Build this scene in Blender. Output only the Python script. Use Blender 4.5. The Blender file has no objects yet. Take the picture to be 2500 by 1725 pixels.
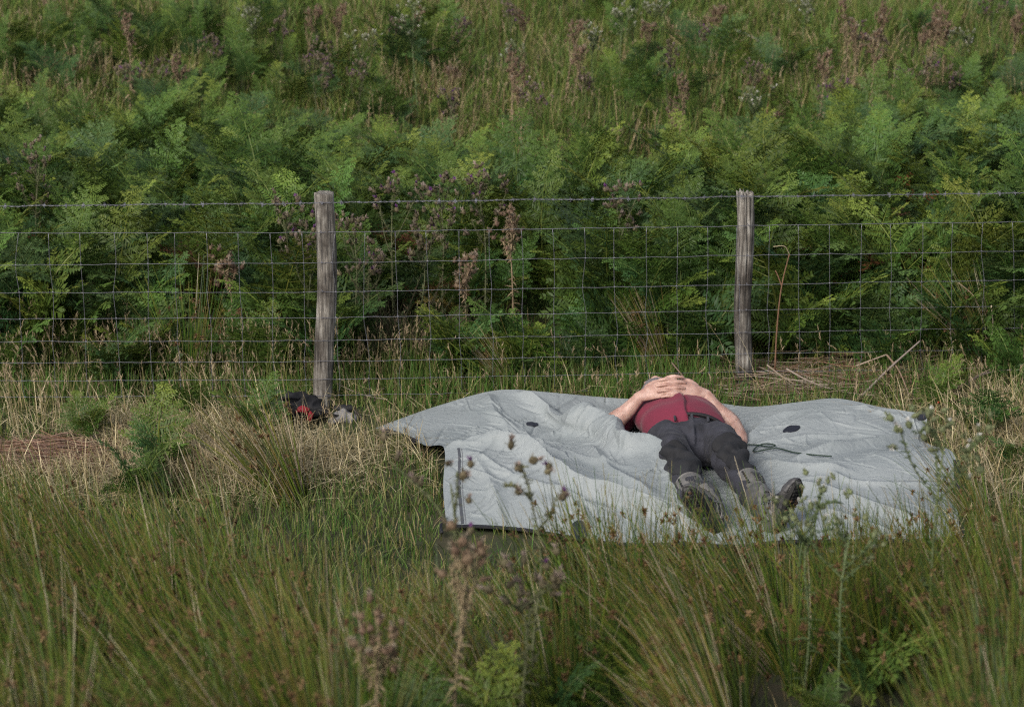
import bpy, bmesh, math, random
import numpy as np
from mathutils import Vector, Matrix

SC = bpy.context.scene
R = math.radians

# ------------------------------------------------------------------ camera, sky, sun, exposure
F_PX, PITCH, CAM = 7025.0, R(17.0), np.array([0.0, -13.3, 4.3])
cd = bpy.data.cameras.new('camera')
cam = bpy.data.objects.new('camera', cd)
SC.collection.objects.link(cam)
cam.location = CAM
cam.rotation_euler = (R(90) - PITCH, 0, 0)
cd.sensor_width = 36.0
cd.lens = F_PX / 2500.0 * 36.0
cd.clip_start, cd.clip_end = 0.1, 2000.0
cd.dof.use_dof = True
cd.dof.focus_distance = 12.9
cd.dof.aperture_fstop = 3.4
SC.camera = cam

SUN_EL, SUN_AZ = R(38), R(212)          # high, behind the camera to the left, through cloud
world = bpy.data.worlds.new('World')
SC.world = world
world.use_nodes = True
wn = world.node_tree
sky = wn.nodes.new('ShaderNodeTexSky')
sky.sky_type = 'NISHITA'
sky.sun_disc = False
sky.sun_elevation = SUN_EL
sky.sun_rotation = SUN_AZ
sky.dust_density = 4.0
sky.air_density = 1.0
sky.ozone_density = 1.0
grey = wn.nodes.new('ShaderNodeHueSaturation')            # cloud greys the blue of the sky
grey.inputs['Saturation'].default_value = 0.6
wn.links.new(sky.outputs[0], grey.inputs['Color'])
wn.links.new(grey.outputs[0], wn.nodes['Background'].inputs[0])
wn.nodes['Background'].inputs[1].default_value = 0.076

ld = bpy.data.lights.new('sun', 'SUN')
ld.energy = 1.25
ld.angle = R(24)
ld.color = (1.0, 0.95, 0.87)
sun = bpy.data.objects.new('sun', ld)
SC.collection.objects.link(sun)
dirv = Vector((math.sin(SUN_AZ) * math.cos(SUN_EL), math.cos(SUN_AZ) * math.cos(SUN_EL), math.sin(SUN_EL)))
sun.rotation_euler = dirv.to_track_quat('Z', 'Y').to_euler()
sun.location = (-5, -8, 12)

SC.view_settings.view_transform = 'Standard'
SC.view_settings.look = 'None'
SC.view_settings.gamma = 1.0
SC.view_settings.use_curve_mapping = False
SC.view_settings.exposure = 1.0
SC.cycles.max_bounces = 6
SC.cycles.diffuse_bounces = 1
SC.cycles.transmission_bounces = 3
SC.cycles.use_denoising = False
SC.cycles.use_adaptive_sampling = False
SC.cycles.sampling_pattern = 'BLUE_NOISE'
SC.cycles.filter_width = 1.2

# ------------------------------------------------------------------ measuring helpers
def ray(px, py):
    u = (px - 1250) / F_PX; v = (862.5 - py) / F_PX
    return np.array([u, math.cos(PITCH) + v * math.sin(PITCH), -math.sin(PITCH) + v * math.cos(PITCH)])
def at(px, py, z):
    d = ray(px, py)
    return CAM + d * ((z - CAM[2]) / d[2])
def at_y(px, py, y):
    d = ray(px, py)
    return CAM + d * ((y - CAM[1]) / d[1])
def proj(P):
    q = P - CAM
    w = q[:, 1] * math.cos(PITCH) - q[:, 2] * math.sin(PITCH)
    v = q[:, 1] * math.sin(PITCH) + q[:, 2] * math.cos(PITCH)
    return 1250 + F_PX * q[:, 0] / w, 862.5 - F_PX * v / w

rng = np.random.default_rng(7)
_perm = np.random.default_rng(3).permutation(512)
_perm = np.concatenate([_perm, _perm])
def pnoise(x, y, seed=0):
    x = np.asarray(x, float) + seed * 17.37; y = np.asarray(y, float) + seed * 9.11
    xi = np.floor(x).astype(int); yi = np.floor(y).astype(int)
    xf = x - xi; yf = y - yi
    u = xf * xf * xf * (xf * (xf * 6 - 15) + 10); v = yf * yf * yf * (yf * (yf * 6 - 15) + 10)
    def gr(ix, iy, dx, dy):
        h = _perm[_perm[ix & 511] + (iy & 511)] * (2 * math.pi / 512)
        return np.cos(h) * dx + np.sin(h) * dy
    a = gr(xi, yi, xf, yf); b = gr(xi + 1, yi, xf - 1, yf)
    c = gr(xi, yi + 1, xf, yf - 1); d = gr(xi + 1, yi + 1, xf - 1, yf - 1)
    return ((a + u * (b - a)) * (1 - v) + (c + u * (d - c)) * v) * 1.5

def ground(x, y):
    x = np.asarray(x, float); y = np.asarray(y, float)
    s = np.clip(-2.3 - y, 0, 12.5); f = 0.22 * s * s / (s + 0.6)
    t = np.clip(y - 0.8, 0, None)
    b = 0.06 * t * t / (t + 0.5) + 0.05 * np.clip(y - 12, 0, None)
    amp = np.clip((np.abs(y + 0.9) - 1.2) / 1.5, 0, 1)
    return f + b + 0.05 * amp * pnoise(x * 0.9, y * 0.9, 1) + 0.012 * pnoise(x * 3, y * 3, 2) - 0.012
def on_ground(px, py):
    z = 0.0
    for _ in range(30):
        p = at(px, py, z)
        z = 0.5 * z + 0.5 * float(ground(p[0], p[1]))
    return at(px, py, z)
def inside(poly, x, y):
    poly = np.asarray(poly); c = np.zeros(len(x), bool); j = len(poly) - 1
    for i in range(len(poly)):
        xi, yi = poly[i]; xj, yj = poly[j]
        hit = ((yi > y) != (yj > y)) & (x < (xj - xi) * (y - yi) / (yj - yi + 1e-12) + xi)
        c ^= hit; j = i
    return c

# ------------------------------------------------------------------ mesh helpers
COL = SC.collection
class Acc:
    """collects triangles with a colour per vertex and a material index per triangle"""
    def __init__(s): s.V, s.T, s.C, s.M, s.n = [], [], [], [], 0
    def add(s, V, T, C, m=0):
        V = np.asarray(V, float).reshape(-1, 3); T = np.asarray(T, int).reshape(-1, 3)
        C = np.asarray(C, float)
        if C.ndim == 1: C = np.broadcast_to(C, (len(V), 3))
        s.V.append(V); s.T.append(T + s.n); s.C.append(C.reshape(-1, 3)); s.M.append(np.full(len(T), m)); s.n += len(V)
    def mesh(s, name, mats, smooth=False):
        V = np.concatenate(s.V); T = np.concatenate(s.T); C = np.concatenate(s.C); M = np.concatenate(s.M)
        me = bpy.data.meshes.new(name)
        me.vertices.add(len(V)); me.vertices.foreach_set('co', V.astype(np.float32).ravel())
        me.loops.add(len(T) * 3); me.loops.foreach_set('vertex_index', T.astype(np.int32).ravel())
        me.polygons.add(len(T)); me.polygons.foreach_set('loop_start', np.arange(0, len(T) * 3, 3, dtype=np.int32))
        me.polygons.foreach_set('material_index', M.astype(np.int32))
        me.polygons.foreach_set('use_smooth', np.full(len(T), smooth))
        at_ = me.attributes.new('col', 'FLOAT_COLOR', 'POINT')
        at_.data.foreach_set('color', np.concatenate([C, np.ones((len(C), 1))], 1).astype(np.float32).ravel())
        for m in (mats if isinstance(mats, (list, tuple)) else [mats]): me.materials.append(m)
        me.update(calc_edges=True)
        return me

def link(name, data, parent=None, loc=None, rot=None, scale=None):
    o = bpy.data.objects.new(name, data); COL.objects.link(o)
    if parent is not None: o.parent = parent
    if loc is not None: o.location = loc
    if rot is not None: o.rotation_euler = rot
    if scale is not None: o.scale = (scale,) * 3 if not hasattr(scale, '__len__') else scale
    return o
def tag(o, label=None, cat=None, group=None, kind=None):
    if label: o['label'] = label
    if cat: o['category'] = cat
    if group: o['group'] = group
    if kind: o['kind'] = kind
    return o
def empty(name, loc, rz=0.0, scale=None):
    o = link(name, None, None, loc, (0, 0, rz), scale)
    o.empty_display_size = 0.1
    return o
def norm(v):
    return v / (np.linalg.norm(v, axis=-1, keepdims=True) + 1e-9)

def ribbons(acc, P0, P1, P2, w, col0, col1, k=3, side=None, m=0, r=None, tip=0.15):
    """bezier blades as flat tapering strips, all at once"""
    r = r or rng
    n = len(P0); t = np.linspace(0, 1, k + 1)[None, :, None]
    Cn = (1 - t) ** 2 * P0[:, None] + 2 * t * (1 - t) * P1[:, None] + t * t * P2[:, None]
    if side is None:
        a = r.uniform(0, 2 * math.pi, n)
        side = np.stack([np.cos(a), np.sin(a) * 0.6, 0 * a], 1)
        side = norm(side)
    tt = t[0, :, 0]
    ww = np.asarray(w)[:, None] * (tip + (1 - tip) * (1 - tt[None] ** 2)) * 0.5
    L = Cn - side[:, None] * ww[..., None]; Rr = Cn + side[:, None] * ww[..., None]
    V = np.stack([L, Rr], 2).reshape(n, -1, 3)
    base = np.arange(n)[:, None, None] * (2 * (k + 1)); q = np.arange(k)[None, :, None] * 2
    T = np.concatenate([base + q + np.array([0, 1, 3]), base + q + np.array([0, 3, 2])], 1)
    c = col0[:, None] * (1 - t) + col1[:, None] * t
    acc.add(V.reshape(-1, 3), T.reshape(-1, 3), np.repeat(c, 2, axis=1).reshape(-1, 3), m)

def tubes(acc, pts, rad, col, sides=3, m=0):
    """many tubes at once: pts (n,k,3), rad (n,k), col (n,k,3)"""
    pts = np.asarray(pts, float); n, k, _ = pts.shape
    rad = np.broadcast_to(rad, (n, k)); col = np.broadcast_to(col, (n, k, 3))
    tan = norm(np.gradient(pts, axis=1)) if k > 2 else norm(np.repeat(pts[:, 1:] - pts[:, :1], 2, 1))
    ref = np.where(np.abs(tan[..., 2:3]) > 0.8, np.array([1.0, 0, 0]), np.array([0, 0, 1.0]))
    a = norm(np.cross(tan, ref)); b = np.cross(tan, a)
    ang = np.linspace(0, 2 * math.pi, sides, endpoint=False)
    V = pts[:, :, None] + rad[..., None, None] * (np.cos(ang)[:, None] * a[:, :, None] + np.sin(ang)[:, None] * b[:, :, None])
    i = np.arange(sides); j = (i + 1) % sides
    base = (np.arange(n)[:, None, None] * k + np.arange(k - 1)[None, :, None]) * sides
    T = np.concatenate([np.stack([base + i, base + j, base + j + sides], -1).reshape(-1, 3),
                        np.stack([base + i, base + j + sides, base + i + sides], -1).reshape(-1, 3)])
    C = np.repeat(col[:, :, None], sides, 2)
    acc.add(V.reshape(-1, 3), T, C.reshape(-1, 3), m)
    # caps
    e = np.arange(n)[:, None] * k * sides
    if sides >= 3:
        fan = np.array([[0, q + 1, q] for q in range(1, sides - 1)])
        acc.T.append((fan[None] + e[..., None]).reshape(-1, 3) + acc.n - n * k * sides); acc.M.append(np.full(n * len(fan), m))
        acc.T.append((fan[None][:, :, ::-1] + e[..., None] + (k - 1) * sides).reshape(-1, 3) + acc.n - n * k * sides); acc.M.append(np.full(n * len(fan), m))

def curve_pts(ctrl, n):
    """Catmull-Rom through control points"""
    c = np.asarray(ctrl, float); c = np.concatenate([[2 * c[0] - c[1]], c, [2 * c[-1] - c[-2]]])
    s = np.linspace(0, len(c) - 3, n); i = np.minimum(s.astype(int), len(c) - 4); t = (s - i)[:, None]
    p0, p1, p2, p3 = c[i], c[i + 1], c[i + 2], c[i + 3]
    return 0.5 * (2 * p1 + (p2 - p0) * t + (2 * p0 - 5 * p1 + 4 * p2 - p3) * t * t + (3 * p1 - p0 - 3 * p2 + p3) * t ** 3)

def rebase(o, base):
    """stand the empty at the base of its thing without moving the parts"""
    o.location = base
    for ch in [k for k in SC.objects if k.parent is o]: ch.location = Vector(ch.location) - Vector(base)
# ------------------------------------------------------------------ materials
def nt(name):
    m = bpy.data.materials.new(name); m.use_nodes = True
    n = m.node_tree.nodes; return m, n, m.node_tree.links, n['Principled BSDF']
def foliage(name, rough=0.55, trans=0.25, hue_var=0.05, val_var=0.35):
    m, n, l, b = nt(name)
    a = n.new('ShaderNodeAttribute'); a.attribute_name = 'col'
    oi = n.new('ShaderNodeObjectInfo')
    h = n.new('ShaderNodeHueSaturation')
    mr = n.new('ShaderNodeMapRange'); mr.inputs[3].default_value = 0.5 - hue_var / 2; mr.inputs[4].default_value = 0.5 + hue_var / 2
    l.new(oi.outputs['Random'], mr.inputs[0]); l.new(mr.outputs[0], h.inputs['Hue'])
    mu = n.new('ShaderNodeMath'); mu.operation = 'MULTIPLY'; mu.inputs[1].default_value = 7.31
    fr = n.new('ShaderNodeMath'); fr.operation = 'FRACT'
    l.new(oi.outputs['Random'], mu.inputs[0]); l.new(mu.outputs[0], fr.inputs[0])
    mv = n.new('ShaderNodeMapRange'); mv.inputs[3].default_value = 1 - val_var / 2; mv.inputs[4].default_value = 1 + val_var / 2
    l.new(fr.outputs[0], mv.inputs[0]); l.new(mv.outputs[0], h.inputs['Value'])
    l.new(a.outputs['Color'], h.inputs['Color'])
    l.new(h.outputs[0], b.inputs['Base Color'])
    b.inputs['Roughness'].default_value = rough
    b.inputs['Specular IOR Level'].default_value = 0.2
    if trans > 0:
        t = n.new('ShaderNodeBsdfTranslucent'); l.new(h.outputs[0], t.inputs[0])
        mx = n.new('ShaderNodeMixShader'); mx.inputs[0].default_value = trans
        l.new(b.outputs[0], mx.inputs[1]); l.new(t.outputs[0], mx.inputs[2])
        l.new(mx.outputs[0], n['Material Output'].inputs[0])
    return m
def simple(name, col, rough=0.6, metal=0.0, var=0.0, scale=40.0, bump=0.0, bscale=200.0):
    m, n, l, b = nt(name)
    b.inputs['Base Color'].default_value = (*col, 1); b.inputs['Roughness'].default_value = rough; b.inputs['Metallic'].default_value = metal
    tc = n.new('ShaderNodeTexCoord')
    if var > 0:
        nz = n.new('ShaderNodeTexNoise'); nz.inputs['Scale'].default_value = scale; nz.inputs['Detail'].default_value = 6
        cr = n.new('ShaderNodeValToRGB')
        cr.color_ramp.elements[0].position = 0.3; cr.color_ramp.elements[1].position = 0.7
        cr.color_ramp.elements[0].color = (*[c * (1 - var) for c in col], 1); cr.color_ramp.elements[1].color = (*[min(1, c * (1 + var)) for c in col], 1)
        l.new(tc.outputs['Object'], nz.inputs[0]); l.new(nz.outputs[0], cr.inputs[0]); l.new(cr.outputs[0], b.inputs['Base Color'])
    if bump > 0:
        nb = n.new('ShaderNodeTexNoise'); nb.inputs['Scale'].default_value = bscale; nb.inputs['Detail'].default_value = 4
        bp = n.new('ShaderNodeBump'); bp.inputs['Strength'].default_value = bump; bp.inputs['Distance'].default_value = 0.003
        l.new(tc.outputs['Object'], nb.inputs[0]); l.new(nb.outputs[0], bp.inputs['Height']); l.new(bp.outputs[0], b.inputs['Normal'])
    return m
M_FERN = foliage('bracken_leaf', 0.5, 0.04, 0.03, 0.55)
M_GRASS = foliage('grass_blade', 0.55, 0.06, 0.0, 0.0)
M_RUSH = foliage('rush_stem', 0.45, 0.05, 0.03, 0.3)
M_THIS = foliage('thistle', 0.7, 0.1, 0.02, 0.25)
M_DEAD = foliage('dead_stalk', 0.8, 0.0, 0.0, 0.2)

# ------------------------------------------------------------------ ground
def axis(lo, hi, flo, fhi, step, far):
    mid = np.arange(flo, fhi, step)
    g = np.concatenate([-(np.geomspace(1, 1 + (flo - lo), far) - 1)[::-1] + flo, mid[1:-1], (np.geomspace(1, 1 + (hi - fhi), far) - 1) + fhi])
    return g
gx = axis(-150, 150, -5, 5, 0.08, 24); gy = axis(-40, 260, -8, 11, 0.08, 24)
GX, GY = np.meshgrid(gx, gy)
acc = Acc()
ny, nx = GX.shape
ii = (np.arange(ny - 1)[:, None] * nx + np.arange(nx - 1)[None]).ravel()
T = np.concatenate([np.stack([ii, ii + 1, ii + nx + 1], 1), np.stack([ii, ii + nx + 1, ii + nx], 1)])
acc.add(np.stack([GX, GY, ground(GX, GY)], -1).reshape(-1, 3), T, np.array([.05, .05, .03]))
m, n, l, b = nt('soil_and_moss')
tc = n.new('ShaderNodeTexCoord'); nz = n.new('ShaderNodeTexNoise'); nz.inputs['Scale'].default_value = 2.2; nz.inputs['Detail'].default_value = 9; nz.inputs['Roughness'].default_value = .7
cr = n.new('ShaderNodeValToRGB'); e = cr.color_ramp.elements
e[0].position = .35; e[0].color = (.022, .028, .010, 1); e[1].position = .65; e[1].color = (.06, .045, .024, 1)
e2 = cr.color_ramp.elements.new(.5); e2.color = (.032, .038, .012, 1)
l.new(tc.outputs['Object'], nz.inputs[0]); l.new(nz.outputs[0], cr.inputs[0]); l.new(cr.outputs[0], b.inputs['Base Color'])
b.inputs['Roughness'].default_value = .95
g = link('ground', acc.mesh('ground', m, True)); tag(g, kind='structure')

# ------------------------------------------------------------------ fence
PL, PR = np.array([at_y(795, 985, -.10)[0], -.10]), np.array([at_y(1816, 962, .22)[0], .22])
FD = (PR - PL); FL = np.linalg.norm(FD); FD = FD / FL; FN = np.array([-FD[1], FD[0]])
def at_fence(px, py):
    d = ray(px, py); o = CAM[:2] - PL
    t = -(o @ FN) / (d[:2] @ FN)
    return CAM + d * t
m_wood, n, l, b = nt('weathered_wood')
tc = n.new('ShaderNodeTexCoord'); mp = n.new('ShaderNodeMapping'); mp.inputs['Scale'].default_value = (60, 60, 3.5)
nz = n.new('ShaderNodeTexNoise'); nz.inputs['Scale'].default_value = 1.6; nz.inputs['Detail'].default_value = 8; nz.inputs['Roughness'].default_value = .65
cr = n.new('ShaderNodeValToRGB'); e = cr.color_ramp.elements
e[0].position = .36; e[0].color = (.052, .049, .046, 1); e[1].position = .68; e[1].color = (.44, .425, .39, 1)
q = e.new(.5); q.color = (.19, .172, .148, 1)
l.new(tc.outputs['Object'], mp.inputs[0]); l.new(mp.outputs[0], nz.inputs[0]); l.new(nz.outputs[0], cr.inputs[0])
n2 = n.new('ShaderNodeTexNoise'); n2.inputs['Scale'].default_value = 7; n2.inputs['Detail'].default_value = 4
cr2 = n.new('ShaderNodeValToRGB'); cr2.color_ramp.elements[0].position = .38; cr2.color_ramp.elements[0].color = (.28, .26, .25, 1); cr2.color_ramp.elements[1].position = .62
mx = n.new('ShaderNodeMixRGB'); mx.blend_type = 'MULTIPLY'; mx.inputs[0].default_value = 1
l.new(tc.outputs['Object'], n2.inputs[0]); l.new(n2.outputs[0], cr2.inputs[0]); l.new(cr.outputs[0], mx.inputs[1]); l.new(cr2.outputs[0], mx.inputs[2])
l.new(mx.outputs[0], b.inputs['Base Color']); b.inputs['Roughness'].default_value = .9
bp = n.new('ShaderNodeBump'); bp.inputs['Distance'].default_value = .006; bp.inputs['Strength'].default_value = .9
l.new(nz.outputs[0], bp.inputs['Height']); l.new(bp.outputs[0], b.inputs['Normal'])
M_WIRE = simple('galvanised_wire', (.21, .21, .235), .42, .6, .25, 30)

fence = empty('wire_fence', (0, 0, 0))
tag(fence, 'stock fence of square wire mesh and one barbed strand on two weathered wooden posts', 'fence')
def post(px_top, py_top, px_mid, px_bot, y, rad, jag, crack, label):
    top = at_y(px_top, py_top, y); mid = at_y(px_mid, 760, y); bot = at_y(px_bot, 985, y)
    zs = np.linspace(-.25, top[2], 70); na = 48
    cx = np.interp(zs, [bot[2], mid[2], top[2]], [bot[0], mid[0], top[0]]) + .006 * np.sin(zs * 7 + px_top)
    th = np.linspace(0, 2 * math.pi, na, endpoint=False)
    TH, ZS = np.meshgrid(th, zs)
    rr = rad * (1 + .09 * pnoise(np.cos(TH) * 1.2 + 5, np.sin(TH) * 1.2 + ZS * 4, 4) + .05 * pnoise(TH * 6, ZS * 1.4, 5) + .05 * pnoise(TH * 14, ZS * 2.5, 9))
    rr *= 1 + .05 * np.exp(-((ZS - .18) / .12) ** 2)
    if crack:
        d = np.abs((TH - crack + .06 * np.sin(ZS * 9) + math.pi) % (2 * math.pi) - math.pi)
        rr *= 1 - .38 * np.clip(1 - d / .13, 0, 1) * np.clip((ZS - .35) * 4, 0, 1)
    X = cx[:, None] + rr * np.cos(TH); Y = y + rr * np.sin(TH); Z = ZS.copy()
    Z[-6:] += (jag * (pnoise(np.cos(th) * 3.2, np.sin(th) * 3.2, 8) + .6 * pnoise(np.cos(th) * 7, np.sin(th) * 7, 3)))[None] * np.linspace(0.1, 1, 6)[:, None]
    a = Acc(); k = len(zs)
    V = np.stack([X, Y, Z], -1).reshape(-1, 3)
    i = np.arange(na); j = (i + 1) % na; base = np.arange(k - 1)[:, None] * na
    T = np.concatenate([np.stack([base + i, base + j, base + j + na], -1).reshape(-1, 3), np.stack([base + i, base + j + na, base + i + na], -1).reshape(-1, 3)])
    # top: rings of end grain with their own relief
    ringV = []; 
    for f in (.75, .45, .15):
        zz = top[2] + jag * (pnoise(np.cos(th) * 3.2 * f + 2, np.sin(th) * 3.2 * f, 6) - .35) + (.004 if jag < .01 else 0)
        ringV.append(np.stack([cx[-1] + rad * f * np.cos(th), y + rad * f * np.sin(th), zz], -1))
    V2 = np.concatenate([V] + ringV); o = k * na; T2 = []
    prev = (k - 1) * na
    for q in range(3):
        cur = o + q * na
        T2 += [np.stack([prev + i, prev + j, cur + j], -1), np.stack([prev + i, cur + j, cur + i], -1)]; prev = cur
    T2.append(np.array([[prev, prev + q, prev + q + 1] for q in range(1, na - 1)]))
    a.add(V2, np.concatenate([T] + T2), np.array([.2, .2, .2]))
    ob = link('post', a.mesh('post', m_wood, True), fence)
    tag(ob, label)
    return top
post(795, 471, 796, 790, PL[1], .0455, .004, None, 'round post with a flat sawn top and dark knots')
post(1818, 470, 1816, 1816, PR[1], .0405, .022, 4.95, 'post with a splintered top and a long split')
ws = Acc()   # staples
def wire_row(ys, rad, seed, ext=(-500, 3000)):
    X = np.linspace(ext[0], ext[1], 130)
    Y = np.interp(X, [0, 780, 1820, 2500], ys)
    sl = (ys[1] - ys[0]) / 780; sr = (ys[3] - ys[2]) / 680
    Y = np.where(X < 0, ys[0] + sl * X, Y); Y = np.where(X > 2500, ys[3] + sr * (X - 2500), Y)
    P = np.array([at_fence(a, bb) for a, bb in zip(X, Y)])
    P[:, 2] += .0035 * pnoise(X / 60, X * 0, seed) + .0025 * pnoise(X / 23, X * 0, seed + 3)
    P[:, :2] -= FN[None] * (.050 + .004 * pnoise(X / 80, X * 0, seed + 5))[:, None]   # on the camera side of the posts
    return P
rows = [(562, 561, 545, 535), (640, 635, 617, 607), (708, 706, 688, 676), (771, 768, 750, 740), (827, 824, 805, 793), (878, 875, 856, 844), (922, 919, 900, 889), (961, 958, 940, 928)]
WR = []
for i, ys in enumerate(rows):
    P = wire_row(ys, .002, 20 + i); WR.append(P)
    a = Acc(); tubes(a, P[None], .0014 if i else .0016, np.array([.3, .3, .33]), 5)
    link('line_wire', a.mesh('line_wire', M_WIRE, True), fence)
# barbed strand: two twisted wires and barbs
P = wire_row((497, 489, 474, 465), .002, 40)
S = np.linspace(0, 1, 1400); PX = np.stack([np.interp(S, np.linspace(0, 1, len(P)), P[:, q]) for q in range(3)], 1)
dist = np.concatenate([[0], np.cumsum(np.linalg.norm(np.diff(PX, axis=0), axis=1))])
ph = dist * 2 * math.pi / .06
off = np.stack([-FN[0] * np.cos(ph), -FN[1] * np.cos(ph), np.sin(ph)], 1) * .0022
a = Acc(); tubes(a, np.stack([PX + off, PX - off]), .0013, np.array([.3, .3, .33]), 4)
bw = link('barbed_wire', a.mesh('barbed_wire', M_WIRE, True), fence)
mb = []
for v in range(3):
    a = Acc(); r_ = np.random.default_rng(90 + v)
    for k in range(4):
        th = r_.uniform(0, math.pi) + k * .8; c, s = math.cos(th), math.sin(th); dx = (k - 1.5) * .0025
        u = np.array([r_.normal(0, .004), s * .013, c * .013])
        tubes(a, np.array([[[dx, 0, 0] - u, [dx, 0, 0] + u * 0, [dx, 0, 0] + u]]), np.array([[.0007, .0017, .0007]]), np.array([.3, .3, .33]), 4)
    tubes(a, np.array([[[-.006, 0, 0], [0, 0, 0], [.006, 0, 0]]]), .0042, np.array([.3, .3, .33]), 6)
    mb.append(a.mesh('barb', M_WIRE))
dd = 0.02; kb = 0
while dd < dist[-1]:
    i = int(np.searchsorted(dist, dd)); i = min(i, len(PX) - 1)
    if -.2 < (PX[i, 0] + 2.9) and PX[i, 0] < 3.0:
        link('barb', mb[kb % 3], bw, PX[i], (random.Random(kb).uniform(-1.5, 1.5), 0, math.atan2(FD[1], FD[0])))
    dd += .092 + .012 * math.sin(kb * 2.3); kb += 1
# vertical stays, knotted on each line wire
tops = [-190, -113, -36, 41, 120, 197, 276, 357, 427, 504, 582, 658, 735, 812, 886, 964, 1038, 1116, 1192, 1269, 1345, 1421, 1497, 1573, 1648, 1722, 1797, 1870, 1945, 2020, 2095, 2168, 2244, 2317, 2392, 2467, 2542, 2617, 2692]
knot = Acc()
for q, tx in enumerate(tops):
    ctrl = []
    r_ = np.random.default_rng(q)
    slant = np.interp(tx, [0, 735, 900, 1400, 1900, 2500], [21, 12, 14, 6, 0, -3])
    for i, ys in enumerate(rows):
        x = tx + slant * i / 7 + r_.normal(0, 2.0); y = np.interp(x, [0, 780, 1820, 2500], ys)
        p = at_fence(x, y); jx = np.argmin(np.abs(WR[i][:, 0] - p[0])); p = WR[i][jx] + (p - WR[i][jx]) * np.array([1, 1, 0]); p[:2] = at_fence(x, y)[:2] - FN * .047
        p[2] = np.interp(p[0], WR[i][:, 0], WR[i][:, 2])
        ctrl.append(p)
        if i: tubes(knot, np.array([[p - [.004, 0, .0], p, p + [.004, 0, .0]]]), .0030, np.array([.3, .3, .33]), 5)
    cp = curve_pts(ctrl, 30); cp[:, 0] += .002 * np.sin(np.linspace(0, 9, 30) + q)
    a = Acc(); tubes(a, cp[None], .0013, np.array([.3, .3, .33]), 5)
    link('stay_wire', a.mesh('stay_wire', M_WIRE, True), fence)
o = link('wire_knots', knot.mesh('wire_knots', M_WIRE, True), fence); o['kind'] = 'stuff'
for top, r_ in ((PL, .0455), (PR, .0405)):
    for i in range(8):
        z = np.interp(top[0], WR[i][:, 0], WR[i][:, 2])
        p = np.array([top[0], top[1] - r_ - .002, z])
        tubes(ws, np.array([[p + [-.006, .012, .006], p + [0, -.003, 0], p + [.006, .012, -.006]]]), .002, np.array([.3, .3, .3]), 4)
o = link('staples', ws.mesh('staples', M_WIRE), fence); o['kind'] = 'stuff'

rebase(fence, (PL[0], PL[1], 0.0))
# ------------------------------------------------------------------ tent flysheet lying on the grass
GRID = [  # left to right; each column back to front: (photo x, photo y, height)
 [(915,1045,.03),(950,1052,.035),(990,1064,.05),(1040,1087,.06),(1084,1094,.13),(1082,1190,.08),(1090,1283,.02)],
 [(1050,996,.07),(1070,1026,.07),(1090,1053,.06),(1125,1080,.07),(1160,1092,.16),(1165,1190,.09),(1175,1284,.02)],
 [(1190,956,.12),(1200,1000,.095),(1230,1040,.07),(1240,1072,.06),(1255,1095,.15),(1262,1200,.10),(1275,1291,.02)],
 [(1270,952,.13),(1300,1000,.085),(1340,1034,.05),(1350,1080,.05),(1345,1135,.13),(1352,1220,.10),(1370,1305,.02)],
 [(1370,960,.11),(1395,1000,.08),(1412,1032,.10),(1430,1080,.075),(1425,1165,.12),(1440,1240,.09),(1470,1322,.02)],
 [(1460,968,.08),(1470,1000,.06),(1476,1044,.11),(1510,1100,.11),(1510,1190,.11),(1540,1262,.07),(1570,1328,.015)],
 [(1540,973,.06),(1555,1010,.03),(1545,1078,.05),(1590,1112,.13),(1605,1200,.10),(1640,1264,.05),(1670,1326,.015)],
 [(1690,975,.02),(1690,1015,.0),(1690,1065,.0),(1705,1130,.0),(1735,1205,.015),(1765,1270,.02),(1790,1332,.015)],
 [(1830,992,.05),(1840,1030,.06),(1850,1075,.05),(1865,1125,.06),(1880,1190,.05),(1900,1260,.04),(1920,1321,.015)],
 [(1950,981,.11),(1960,1022,.10),(1970,1070,.08),(1980,1130,.11),(2000,1200,.08),(2020,1260,.05),(2050,1319,.015)],
 [(2045,972,.13),(2060,1020,.11),(2070,1082,.08),(2090,1120,.13),(2110,1190,.09),(2130,1260,.05),(2150,1319,.015)],
 [(2150,993,.13),(2160,1032,.12),(2170,1087,.09),(2200,1106,.15),(2220,1190,.09),(2230,1260,.06),(2240,1318,.02)],
 [(2262,1010,.13),(2264,1042,.09),(2263,1086,.04),(2328,1107,.13),(2338,1180,.08),(2348,1260,.04),(2352,1310,.02)]]
CG = np.array([[at(*p) for p in c] for c in GRID])        # (13,7,3)
NU, NV = 760, 330
tmp = np.stack([curve_pts(CG[:, j], NU) for j in range(7)], 1)      # (NU,7,3)
TP = np.stack([curve_pts(tmp[i], NV) for i in range(NU)], 0)         # (NU,NV,3)
du = np.gradient(TP, axis=0); dv = np.gradient(TP, axis=1)
TN = norm(np.cross(du, dv)); TN *= np.sign(TN[..., 2:3] + 1e-9)
X, Y = TP[..., 0], TP[..., 1]
qx0, qy0 = proj(TP.reshape(-1, 3))
def on_sheet(px, py):
    i = int(np.argmin((qx0 - px) ** 2 + (qy0 - py) ** 2)); return TP[i // NV, i % NV, :2]
def seg_dist(poly):
    best = np.full(X.shape, 9.0); along = np.zeros(X.shape); tot = 0.0
    for a_, b_ in zip(poly[:-1], poly[1:]):
        d_ = b_ - a_; L_ = np.linalg.norm(d_) + 1e-9; t_ = np.clip(((X - a_[0]) * d_[0] + (Y - a_[1]) * d_[1]) / L_ ** 2, 0, 1)
        dd_ = np.hypot(X - a_[0] - t_ * d_[0], Y - a_[1] - t_ * d_[1]); use = dd_ < best
        along = np.where(use, tot + t_ * L_, along); best = np.minimum(best, dd_); tot += L_
    return best, along / tot
disp = np.zeros_like(X)
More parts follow.
